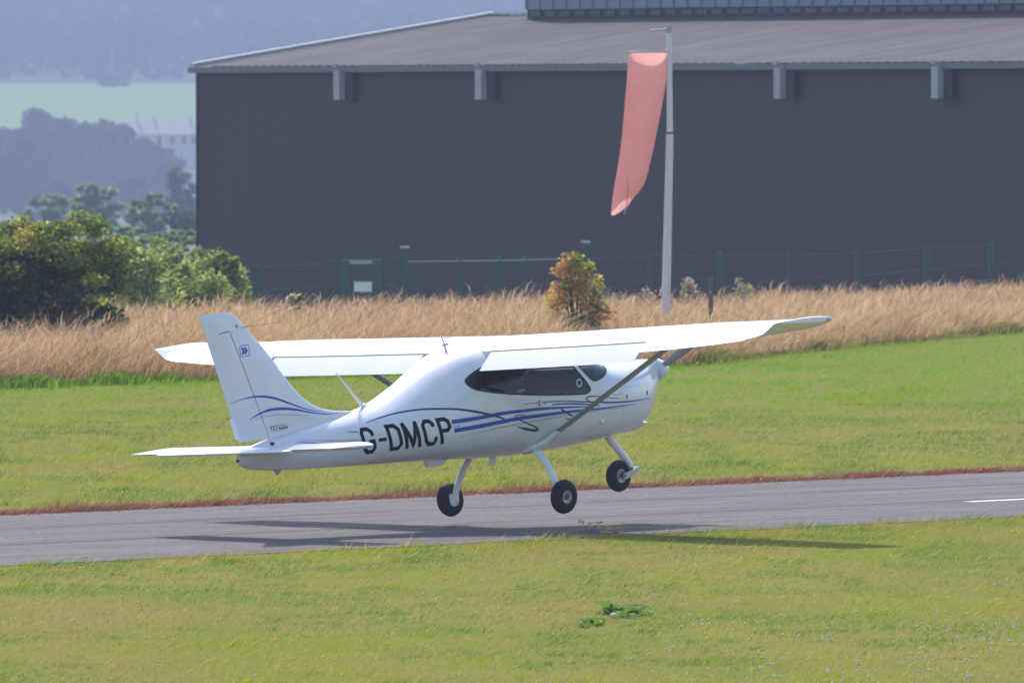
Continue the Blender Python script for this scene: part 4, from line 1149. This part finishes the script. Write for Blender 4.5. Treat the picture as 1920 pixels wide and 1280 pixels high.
# ---- nose wheel, spinner, propeller -------------------------------------------
pm("nose_gear_leg", join(tube([(-1.06, 0, -.55), (-1.02, 0, -.62), (-.76, 0, -.905), (-.715, 0, -.965)], [.044, .044, .040, .038], 14),
                         tube([(-.718, 0, -.955), (-.700, 0, -1.02)], .027, 12)), M["white2"], auto=40)
fk = []
for s in (-1, 1):
    fk.append(loft([[Vector((x, s*.093+o, z)) for x, z in ((-.690, -.985), (-.675, -1.035), (-.885, -1.095), (-.935, -1.075), (-.930, -1.035))] for o in (-.006*s, .006*s)]))
fk.append(box(-.725, -.675, -.10, .10, -1.03, -.985))
pm("nose_fork", join(*fk), M["alloy"], auto=30)
ctr = Vector((-.910, 0, -1.056)); axd = Vector((0, -1, 0))
nwl = pm("wheel", lathe([(0.030, -.05), (0.082, -.05), (0.085, -.04), (0.085, .04), (0.082, .05), (0.058, .048), (0.050, .034), (0.030, .032), (0.024, .05), (0, .05)], ctr, axd, 28), M["alloy"], auto=30)
tp = []
for k in range(25):
    t = math.pi*(-0.86+1.72*k/24)
    tp.append((0.108+0.062*math.cos(t), 0.060*math.sin(t)))
tp += [(0.083, .044), (0.083, -.044), tp[0]]
pm("tyre", lathe(tp, ctr, axd, 40), M["tyre"], nwl, auto=45)
pm("axle", tube([(-.910, -.104, -1.056), (-.910, .104, -1.056)], .016, 10), M["darkmetal"], nwl, auto=40)
prop = pm("propeller", lathe([(0.0, -.20), (0.075, -.20), (0.075, -.09), (0.0, -.09)], (0, 0, 0), (1, 0, 0), 20), M["darkmetal"], auto=30)
pm("spinner", lathe([(0.122, -.205), (0.122, -.19), (0.118, -.15), (0.105, -.105), (0.084, -.062), (0.060, -.028), (0.028, -.008), (0.001, 0.0)], (0, 0, 0), (1, 0, 0), 32), M["white"], prop, smooth=True)
for sgn in (1, -1):
    d = Vector((0, -.90, .435)).normalized()*sgn
    rings = []
    for f in lerp_list(0, 1, 12):
        r = .08+.80*f
        ch = float(interp(f, [0, .12, .4, .75, .95, 1], [.045, .07, .088, .065, .04, .012])); th = .05*(1-f)*ch/.11+.008
        pitch = R_(62-42*f); tg = Vector((1, 0, 0)).cross(d)
        cdir = tg*math.cos(pitch)+Vector((1, 0, 0))*math.sin(pitch)*1.0; ndir = d.cross(cdir)
        o = Vector((-.145, 0, 0))+d*r
        rings.append([o+cdir*(ch*math.cos(k*math.pi/6))*.6+ndir*(th*math.sin(k*math.pi/6))*.6 for k in range(12)])
    pm("propeller_blade", loft(rings), M["blade"], prop, auto=40)
pm("cowl_scoop", loft([[Vector((x, y*w, -.53-d*(1-abs(y))**.6)) for y in (-1, -.7, -.35, 0, .35, .7, 1)] + [Vector((x, 0, -.50))] for x, w, d in ((-.48, .10, .02), (-.56, .14, .07), (-.75, .15, .085), (-.92, .12, .06), (-1.0, .08, .02))]), M["white"], auto=50)

# ---- aerials and belly fittings -------------------------------------------------
wa = pm("whip_aerial", join(tube([(-4.67, 0, .07), (-4.85, 0, .275), (-5.03, 0, .465)], [.022, .014, .006], 8), lathe([(0.032, 0), (0.022, .02), (0.0, .024)], (-4.67, 0, .088), (-.35, 0, 1), 14)), M["white2"], auto=50)
pm("roof_aerial", join(tube([(-3.36, 0, .50), (-3.385, 0, .60), (-3.42, 0, .69)], [.014, .009, .004], 8), tube([(-3.36, .05, .585), (-3.385, -.05, .60)], .012, 8)), M["alloy"], auto=50)
pm("fin_aerial", tube([(-6.40, -.02, 1.07), (-6.15, -.035, 1.075), (-5.80, -.05, 1.075)], [.004, .0025, .0015], 6), M["darkmetal"], auto=50)
pm("belly_aerial", loft([[Vector((x0+dx, y, z)) for dx, y in ((.05, 0), (.0, .008), (-.05, 0), (.0, -.008))] for x0, z in ((-2.80, -.62), (-2.82, -.70), (-2.83, -.735))]), M["white2"], auto=40)
pm("transponder_fairing", loft([[Vector((cx+hx*math.cos(t)*1.0, hy*math.sin(t), z)) for t in [2*math.pi*k/20 for k in range(20)]] for cx, hx, hy, z in ((-3.68, .16, .075, -.56), (-3.69, .155, .07, -.615), (-3.70, .12, .045, -.645))]), M["white2"], auto=40)
# ---- inside the cabin -------------------------------------------------------------
pm("instrument_panel", join(box(-1.62, -1.50, -.45, .45, -.25, .13), box(-1.70, -1.42, -.40, .40, .13, .155)), M["lining"])
for y in (-.27, .27):
    st = pm("seat", join(box(-2.75, -2.25, y-.21, y+.21, -.46, -.34)), M["seat"])
    bv = [Vector((x+o, y+w, z)) for x, z, hw in ((-2.72, -.34, .21), (-2.80, -.05, .20), (-2.90, .22, .15)) for o in (0, -.09) for w in (-hw, hw)]
    bf = []
    for k in range(2):
        b0 = 4*k; bf += [(b0, b0+1, b0+5, b0+4), (b0+2, b0+6, b0+7, b0+3), (b0, b0+4, b0+6, b0+2), (b0+1, b0+3, b0+7, b0+5)]
    bf += [(0, 2, 3, 1), (8, 9, 11, 10)]
    pm("backrest", (bv, bf), M["seat"], st)
pm("cabin_floor", box(-2.95, -1.4, -.33, .33, -.55, -.53), M["lining"])
# ---- stripes, registration and emblem: thin films lying on the skin ------------------
SIDE_TRACE = {
    'A': ('blue', [(-3.845, -0.178, 0.0372), (-3.616, -0.177, 0.0372), (-3.37, -0.17, 0.0355), (-3.193, -0.162, 0.0328), (-2.939, -0.165, 0.0301), (-2.675, -0.171, 0.0273), (-2.354, -0.191, 0.0191), (-2.025, -0.217, 0.0109), (-1.835, -0.24, 0.0033)]),
    'B': ('blue', [(-3.816, -0.271, 0.0383), (-3.471, -0.261, 0.0383), (-3.029, -0.24, 0.0355), (-2.713, -0.24, 0.0328), (-2.212, -0.249, 0.0246), (-1.67, -0.269, 0.0142), (-1.059, -0.284, 0.0044)]),
    'C': ('silver', [(-3.752, -0.345, 0.0044), (-3.324, -0.313, 0.0109), (-3.03, -0.297, 0.0164), (-2.55, -0.287, 0.0164), (-2.038, -0.281, 0.0109), (-1.294, -0.296, 0.0044)]),
    'D': ('navy', [(-4.895, -0.067, 0.0038), (-4.707, -0.038, 0.0082), (-4.509, -0.015, 0.0109), (-4.312, -0.007, 0.0126), (-4.12, -0.012, 0.0142), (-3.802, -0.047, 0.0175), (-3.605, -0.086, 0.0197), (-3.402, -0.139, 0.0208), (-3.266, -0.182, 0.018), (-3.157, -0.222, 0.0137)]),
    'E': ('navy', [(-2.87, -0.211, 0.0055), (-2.981, -0.202, 0.0087), (-3.013, -0.219, 0.0098), (-2.904, -0.278, 0.0109), (-2.757, -0.341, 0.0142), (-2.691, -0.373, 0.0191), (-2.718, -0.39, 0.023), (-2.867, -0.357, 0.0219), (-2.984, -0.321, 0.0044)]),
    'F': ('navy', [(-2.342, -0.209, 0.0164), (-2.213, -0.276, 0.0131), (-2.121, -0.327, 0.0087)]),
    'F2': ('navy', [(-2.279, -0.311, 0.0066), (-2.195, -0.329, 0.0098), (-2.112, -0.335, 0.0087)]),
    'G': ('blue', [(-2.886, -0.099, 0.0038), (-2.697, -0.104, 0.0071), (-2.45, -0.116, 0.0098), (-2.198, -0.14, 0.0109), (-1.932, -0.174, 0.0137), (-1.665, -0.207, 0.0153), (-1.39, -0.233, 0.0153), (-1.058, -0.249, 0.012), (-0.655, -0.263, 0.0044)]),
    'H': ('navy', [(-2.471, -0.147, 0.0087), (-2.283, -0.157, 0.012), (-2.03, -0.186, 0.0126), (-1.85, -0.215, 0.0098), (-1.725, -0.237, 0.0066)]),
    'I': ('navy', [(-1.83, -0.196, 0.0066), (-1.896, -0.169, 0.0093), (-1.932, -0.147, 0.0109), (-1.934, -0.129, 0.0109), (-1.871, -0.124, 0.0109), (-1.729, -0.137, 0.0104), (-1.571, -0.167, 0.0077), (-1.368, -0.198, 0.0033)]),
    'J': ('blue', [(-5.85, -0.166, 0.0033), (-5.547, -0.211, 0.0098), (-5.282, -0.243, 0.0142), (-5.016, -0.273, 0.0164)]),
    'K': ('silver', [(-5.791, -0.157, 0.0038), (-5.36, -0.203, 0.0098), (-5.017, -0.237, 0.0109)]),
    'L': ('navy', [(-5.175, -0.131, 0.0038), (-5.054, -0.146, 0.0082)]),
    'M1': ('navy', [(-3.829, -0.231, 0.0027), (-3.746, -0.224, 0.0077)]),
}
FIN_TRACE = {
    'M': ('blue', [(-6.604, 0.315, 0.0033), (-6.446, 0.345, 0.0082), (-6.3, 0.353, 0.0164), (-6.136, 0.338, 0.0219), (-5.974, 0.299, 0.0219), (-5.736, 0.212, 0.0164), (-5.516, 0.137, 0.0098), (-5.291, 0.091, 0.0033)]),
    'N': ('blue', [(-6.372, 0.124, 0.0033), (-6.242, 0.167, 0.0164), (-6.093, 0.195, 0.0246), (-5.906, 0.19, 0.0273), (-5.702, 0.158, 0.0219), (-5.499, 0.108, 0.0137), (-5.296, 0.071, 0.0098), (-5.1, 0.058, 0.0033)]),
    'O': ('silver', [(-6.311, 0.117, 0.0033), (-6.162, 0.137, 0.0087), (-5.957, 0.133, 0.0109), (-5.748, 0.11, 0.0087), (-5.524, 0.08, 0.0033)]),
}
PT_letters = [(-5.0, -0.113), (-3.878, -0.119), (-3.792, -0.396), (-4.914, -0.388)]
PT_handle = [(-2.651, -0.109)]
PT_cap = [(-1.678, -0.408)]
PT_latch = [(-1.26, -0.187), (-0.759, -0.195)]
PT_door = [(-2.629, -0.027), (-2.637, -0.306)]
PT_seam = [(-1.319, -0.079), (-1.335, -0.332), (-1.278, -0.505)]
FP_logo = [(-6.435, 0.889), (-6.306, 0.893), (-6.302, 0.777), (-6.428, 0.775)]
FP_text = [(-6.096, 0.026), (-5.847, 0.015), (-5.848, -0.026), (-6.095, -0.021)]

for s in (-1, 1):
    for k, (mm, pts) in SIDE_TRACE.items():
        pm("stripe", ribbon([(x, z, w*1.12+.0006) for x, z, w in pts], s, sub=8, lift=0.0032 if mm == 'navy' else 0.0022), M[mm], smooth=True)
    for k, (mm, pts) in FIN_TRACE.items():
        g_ = ribbon(pts, s, fin_pt, sub=10, lift=0.002)
        pm("stripe", g_, M[mm], fin, smooth=True)
def dens(pl, st=0.02):
    out = []
    for (a, b), (c, d) in zip(pl[:-1], pl[1:]):
        n = max(1, int(math.dist((a, b), (c, d))/st))
        out += [(a+(c-a)*i/n, b+(d-b)*i/n) for i in range(n)]
    return out+[pl[-1]]
# letter strokes on a 0..w by 0..1 cell (y up); each is a polyline drawn with a flat pen
GLY = {
 'G': (.152, [[(.152, .66), (.152, .80), (.115, .935), (.035, .935), (0, .80), (0, .20), (.035, .065), (.115, .065), (.152, .20), (.152, .455), (.075, .455)]]),
 '-': (.09, [[(0, .47), (.09, .47)]]),
 'D': (.155, [[(0, 0), (0, .935), (.105, .935), (.155, .78), (.155, .22), (.105, .065), (0, .065)]]),
 'M': (.182, [[(0, 0), (0, 1)], [(.0, .97), (.091, .10), (.182, .97)], [(.182, 1), (.182, 0)]]),
 'C': (.150, [[(.150, .70), (.150, .80), (.112, .935), (.038, .935), (0, .80), (0, .20), (.038, .065), (.112, .065), (.150, .20), (.150, .31)]]),
 'P': (.150, [[(0, 0), (0, .935), (.105, .935), (.150, .82), (.150, .62), (.105, .50), (0, .50)]]),
}
ROW = [('G', -.046), ('-', .142), ('D', .256), ('M', .438), ('C', .660), ('P', .842)]
(tlx, tlz), (trx, trz), (brx, brz), (blx, blz) = PT_letters
LW = 1.12; LH = 0.275; PEN = 0.041
for s in (-1, 1):
    for ch, u0 in ROW:
        w, strokes = GLY[ch]
        geos = []
        for st in strokes:
            # work in metres so the pen keeps its width
            ins = PEN/LW
            pts = [((u0+(ins/2+u*(w-ins)/w if ch != '-' else u))*LW, v*LH) for u, v in st]
            if s > 0: pts = [(x, z) for x, z in pts]
            pd = dens(pts) if ch in '-M' else pts
            P = []
            for x, z in pd:
                f, g = x/LW, z/LH
                if s < 0: bx = blx+(brx-blx)*f + (tlx-blx)*g
                else: bx = trx-(trx-tlx)*f - (tlx-blx)*g*0 - (.0)
                bz = (blz+(brz-blz)*f)*(1-g)+(tlz+(trz-tlz)*f)*g
                P.append((bx, bz, PEN if ch != '-' else .036))
            if ch not in '-M':
                Q = []
                for a, b in zip(P[:-1], P[1:]):
                    n = max(1, int(math.dist(a[:2], b[:2])/.03))
                    for i in range(n): Q.append(tuple(a[j]+(b[j]-a[j])*i/n for j in range(3)))
                P = Q+[P[-1]]
            geos.append(ribbon(P, s, smooth=False, lift=0.0025+0.0008*len(geos), miter=True, cross=2))
        pm("registration_letter", join(*geos), M["black"], smooth=True)
# maker's emblem and name on the fin
for s in (-1, 1):
    lx0, lx1, lz0, lz1 = -6.432, -6.304, .776, .891
    cs = .02; ol = []
    for cx, cz, a0 in ((lx1-cs, lz1-cs, 0), (lx0+cs, lz1-cs, 90), (lx0+cs, lz0+cs, 180), (lx1-cs, lz0+cs, 270)):
        for k in range(6): ol.append((cx+cs*math.cos(R_(a0+18*k)), cz+cs*math.sin(R_(a0+18*k)), .0075))
    geo = [ribbon(ol, s, fin_pt, closed=True, lift=.002)]
    mx_ = (lx0+lx1)/2; mz_ = (lz0+lz1)/2
    em = []
    for dx in (-.026, .012):
        pl = dens([(mx_+dx-.014, mz_+.034), (mx_+dx+.018, mz_), (mx_+dx-.014, mz_-.034)], .012)
        em.append(ribbon([(a, b, .022) for a, b in pl], s, fin_pt, smooth=False, miter=True, lift=.0025))
    pm("emblem", join(*(geo+em)), M["blue"], fin, smooth=True)
    F5 = {'T': [[(0, 1), (1, 1)], [(.5, 1), (.5, 0)]], 'E': [[(1, 1), (0, 1), (0, 0), (1, 0)], [(0, .5), (.8, .5)]],
          'C': [[(1, 1), (0, 1), (0, 0), (1, 0)]], 'N': [[(0, 0), (0, 1)], [(0, 1), (1, 0)], [(1, 0), (1, 1)]],
          'A': [[(0, 0), (0, 1), (1, 1), (1, 0)], [(0, .45), (1, .45)]], 'M': [[(0, 0), (0, 1)], [(0, 1), (.5, .4), (1, 1)], [(1, 1), (1, 0)]]}
    geo = []
    for i, ch in enumerate("TECNAM"):
        for st in F5[ch]:
            P = []
            for u, v in st:
                x = i*.0435+u*.025; z = v*.034
                bx = -6.090+x if s < 0 else -5.850-x
                P.append((bx, -.020+z-.045*(bx+6.09)*.5, .0075))
            geo.append(ribbon(P, s, fin_pt, smooth=False, lift=.002))
    geo.append(ribbon([(-6.092, .028, .004), (-5.848, .023, .004)], s, fin_pt, smooth=False))
    pm("maker_name", join(*geo), M["black"], fin, smooth=True)
    # fin panel line, door shut lines, cowl seams, handle, latches
    pm("panel_line", ribbon([(-6.555, 1.052, .010), (-6.62, 1.047, .008), (-6.70, 1.035, .004)], s, fin_pt, smooth=False), M["gap"], fin)
    pm("panel_line", ribbon([(x, z, .014) for x, z in ((-6.545, 1.045), (-6.45, 1.075), (-6.435, 1.088), (-6.44, 1.10), (-6.46, 1.105))], s, fin_pt, smooth=False), M["gap"], fin)
    sm = []
    for pl in ([(-2.630, -.075), (-2.633, -.16), (-2.637, -.36), (-2.61, -.47)], [(-1.90, -.50), (-1.74, -.44), (-1.64, -.30), (-1.66, -.15), (-1.78, -.06)], [(-1.325, .16), (-1.325, -.10), (-1.325, -.33), (-1.31, -.52)], [(-1.32, -.085), (-1.0, -.095), (-.70, -.10), (-.50, -.105)]):
        sm.append(ribbon([(x, z, .0045) for x, z in pl], s, lift=.0012))
    pm("panel_line", join(*sm), M["silver"])
    hp = skin_pt(-2.651, -.11, s, .006)
    pm("door_handle", join(box(hp.x-.012, hp.x+.012, hp.y-.010, hp.y+.010, hp.z-.035, hp.z+.03), box(hp.x+.07, hp.x+.085, hp.y-.008, hp.y+.006, hp.z-.025, hp.z-.005)), M["alloy"], auto=30)
    for lx, lz in PT_latch:
        hp = skin_pt(lx, lz, s, .002)
        pm("cowl_latch", box(hp.x-.005, hp.x+.005, hp.y-.006, hp.y+.006, hp.z-.022, hp.z+.022), M["darkmetal"])
    hp = skin_pt(-1.678, -.408, s, .002)
    pm("cowl_vent", lathe([(0.030, -.01), (0.026, .010), (0.0, .014)], hp, (0, s, -.2), 14), M["white"], smooth=True)
    pm("cowl_script", ribbon([(-1.50, -.150, .010), (-1.46, -.148, .014), (-1.42, -.152, .010), (-1.37, -.148, .014), (-1.33, -.150, .008)], s, lift=.002), M["silver"])

# the person at the controls, one continuous skinned body
def skinned(name, joints, edges, radii, m, parent=None, sub=2):
    me = bpy.data.meshes.new(name)
    me.from_pydata(joints, edges, []); me.update()
    o = link(bpy.data.objects.new(name, me), parent)
    sk = o.modifiers.new("skin", 'SKIN'); sk.use_smooth_shade = True
    ss = o.modifiers.new("sub", 'SUBSURF'); ss.levels = ss.render_levels = sub
    for i, r in enumerate(radii):
        v = me.skin_vertices[0].data[i]
        v.radius = r if isinstance(r, tuple) else (r, r)
        v.use_root = (i == 0)
    me.materials.append(m)
    return o
py_ = 0.26
J = [(-2.56, py_, -.26), (-2.62, py_, -.05), (-2.66, py_, .14), (-2.66, py_, .25),
     (-2.62, py_-.19, .12), (-2.42, py_-.24, -.08), (-2.13, py_-.17, -.02),
     (-2.62, py_+.19, .12), (-2.42, py_+.22, -.10), (-2.13, py_+.10, -.05),
     (-2.52, py_-.10, -.27), (-2.10, py_-.13, -.20), (-1.90, py_-.12, -.48),
     (-2.52, py_+.10, -.27), (-2.10, py_+.13, -.20), (-1.90, py_+.12, -.48)]
Ed = [(0, 1), (1, 2), (2, 3), (2, 4), (4, 5), (5, 6), (2, 7), (7, 8), (8, 9), (0, 10), (10, 11), (11, 12), (0, 13), (13, 14), (14, 15)]
Rd = [(.15, .12), (.16, .11), (.15, .10), .055, .062, .046, .034, .062, .046, .034, .09, .068, .05, .09, .068, .05]
pilot = skinned("person", [Vector(p)-OFF for p in J], Ed, Rd, M["tanshirt"])
pilot.matrix_world = Matrix.Translation(plane.location) @ plane.rotation_euler.to_matrix().to_4x4()
props(pilot, "person in a tan shirt seated at the controls behind the tinted cabin window", "person")
hv, hf = [], []
bm = bmesh.new(); bmesh.ops.create_uvsphere(bm, u_segments=20, v_segments=14, radius=1)
for v in bm.verts:
    v.co = Vector((v.co.x*.098, v.co.y*.078, v.co.z*.125))
    if v.co.x > .04 and abs(v.co.y) < .03: v.co.x += .02*math.exp(-((v.co.z+.01)/.03)**2)*(1-abs(v.co.y)/.03)
    if v.co.z < -.05: v.co.x += .015
    v.co += Vector((-2.63, py_, .365))-OFF
hm = bpy.data.meshes.new("head"); bm.to_mesh(hm); bm.free()
hm.materials.append(M["skin"]); hm.polygons.foreach_set("use_smooth", [True]*len(hm.polygons))
link(bpy.data.objects.new("head", hm), pilot)
bm = bmesh.new(); bmesh.ops.create_uvsphere(bm, u_segments=20, v_segments=14, radius=1)
bmesh.ops.delete(bm, geom=[v for v in bm.verts if v.co.z < -.2 or (v.co.x > .45 and v.co.z < .45)], context='VERTS')
for v in bm.verts: v.co = Vector((v.co.x*.104-2.635, v.co.y*.085+py_, v.co.z*.132+.368))-OFF
hm = bpy.data.meshes.new("hair"); bm.to_mesh(hm); bm.free()
hm.materials.append(M["hair"]); link(bpy.data.objects.new("hair", hm), pilot)
# ================================================================== PLANTS NEAR THE CAMERA
def leaf_blade(L, w, bendv, n=5):
    V, Fc = [], []
    for i in range(n+1):
        f = i/n; ww = w*math.sin(math.pi*(.08+.92*f))**.8*(1 if f < .98 else .1)
        z = L*f*.75-bendv*f*f; x = L*f
        V += [(x, -ww/2, z+.15*ww), (x, 0, z), (x, ww/2, z+.15*ww)]
    for i in range(n):
        for j in (0, 1): Fc.append((3*i+j, 3*i+3+j, 3*i+4+j, 3*i+1+j))
    return V, Fc
m_dock = mat("dock_leaf", (0.085, 0.19, 0.015), 0.6, var=(0.14, 0.24, 0.03), scale=8, translucent=.5, spec=.12)
b0 = on_ground(1152, 1160)
dock = empty("dock_plant", b0, "fresh green broad leaved weed in the near lawn", "weed")
lms = []
for k in range(3):
    V, Fc = leaf_blade(.17+.03*k, .085, .10+.03*k)
    me = bpy.data.meshes.new("leaf"); me.from_pydata(V, [], Fc); me.materials.append(m_dock)
    me.polygons.foreach_set("use_smooth", [True]*len(me.polygons)); lms.append(me)
rg_ = random.Random(5)
for k in range(70):
    o = bpy.data.objects.new("leaf", lms[k % 3]); link(o, dock)
    px, py = rg_.choice([(1165, 1152), (1150, 1156), (1172, 1150), (1158, 1158), (1112, 1172), (1125, 1170), (1100, 1174), (1195, 1150), (1140, 1150)])
    q = on_ground(px+rg_.uniform(-9, 9), py+rg_.uniform(-3, 3))
    o.location = (q.x-b0.x, q.y-b0.y, 0)
    o.rotation_euler = (rg_.uniform(-.25, .25), rg_.uniform(-.55, .15), rg_.uniform(0, 6.28))
    sc = rg_.uniform(.6, 1.05)*(.75 if px < 1130 or px > 1190 else 1.1); o.scale = (sc, sc, sc)
# pale stone beside it
q = on_ground(1150, 1158)
bm = bmesh.new(); bmesh.ops.create_icosphere(bm, subdivisions=2, radius=.03)
for v in bm.verts: v.co = Vector((v.co.x*1.1, v.co.y*.9, v.co.z*.75))*(1+.25*noise.noise(v.co*25))+Vector((0, 0, .03))
me = bpy.data.meshes.new("pale_stone"); bm.to_mesh(me); bm.free(); me.materials.append(mat("limestone", (.60, .58, .55), .9, var=(.45, .43, .4), scale=30))
o = link(bpy.data.objects.new("pale_stone", me)); o.location = (q.x, q.y-.12, 0)
props(o, "small pale stone lying by the broad leaved green weed", "stone")
# ragwort sprigs at the near edge of the asphalt
for px, py, top, lab, sd in ((1103, 1001, 977, "yellow ragwort sprig leaning over the asphalt, upper left of the pair", 1), (1141, 1004, 991, "yellow ragwort sprig at the near edge of the asphalt, lower right of the pair", 2)):
    q = on_ground(px, py); hgt = (py-top)/190.0+.02
    t = empty("ragwort", q, lab, "flower", "ragwort at the runway edge")
    rgw = random.Random(sd); st = []; fl = []
    for k in range(7):
        tp_ = Vector((rgw.uniform(-.10, .14), rgw.uniform(-.06, .06), hgt*rgw.uniform(.45, 1.0)))
        st.append(tube([(0, 0, -.01), (tp_.x*.4, tp_.y*.4, tp_.z*.55), tuple(tp_)], .0014, 4))
        for _ in range(5):
            c = tp_+Vector((rgw.uniform(-.03, .03), rgw.uniform(-.02, .02), rgw.uniform(-.008, .008)))
            fl.append(lathe([(.004, -.006), (.013, 0), (.006, .005), (0, .006)], c, (0, 0, 1), 7))
    mesh("stems", *join(*st), m_dock, t); mesh("flowers", *join(*fl), m_yfl, t)

# ================================================================== HAZE
hz_m = bpy.data.materials.new("haze_air"); hz_m.use_nodes = True
n_ = hz_m.node_tree.nodes; n_.remove(n_["Principled BSDF"])
pv = n_.new("ShaderNodeVolumePrincipled"); pv.inputs["Color"].default_value = (0.345, 0.385, 0.565, 1)
pv.inputs["Density"].default_value = 0.00045; pv.inputs["Anisotropy"].default_value = 0.0
hz_m.node_tree.links.new(pv.outputs[0], n_["Material Output"].inputs["Volume"])
hz = mesh("haze", *box(-800, 800, -30, 5600, -24, 165), hz_m)
props(hz, kind="stuff")
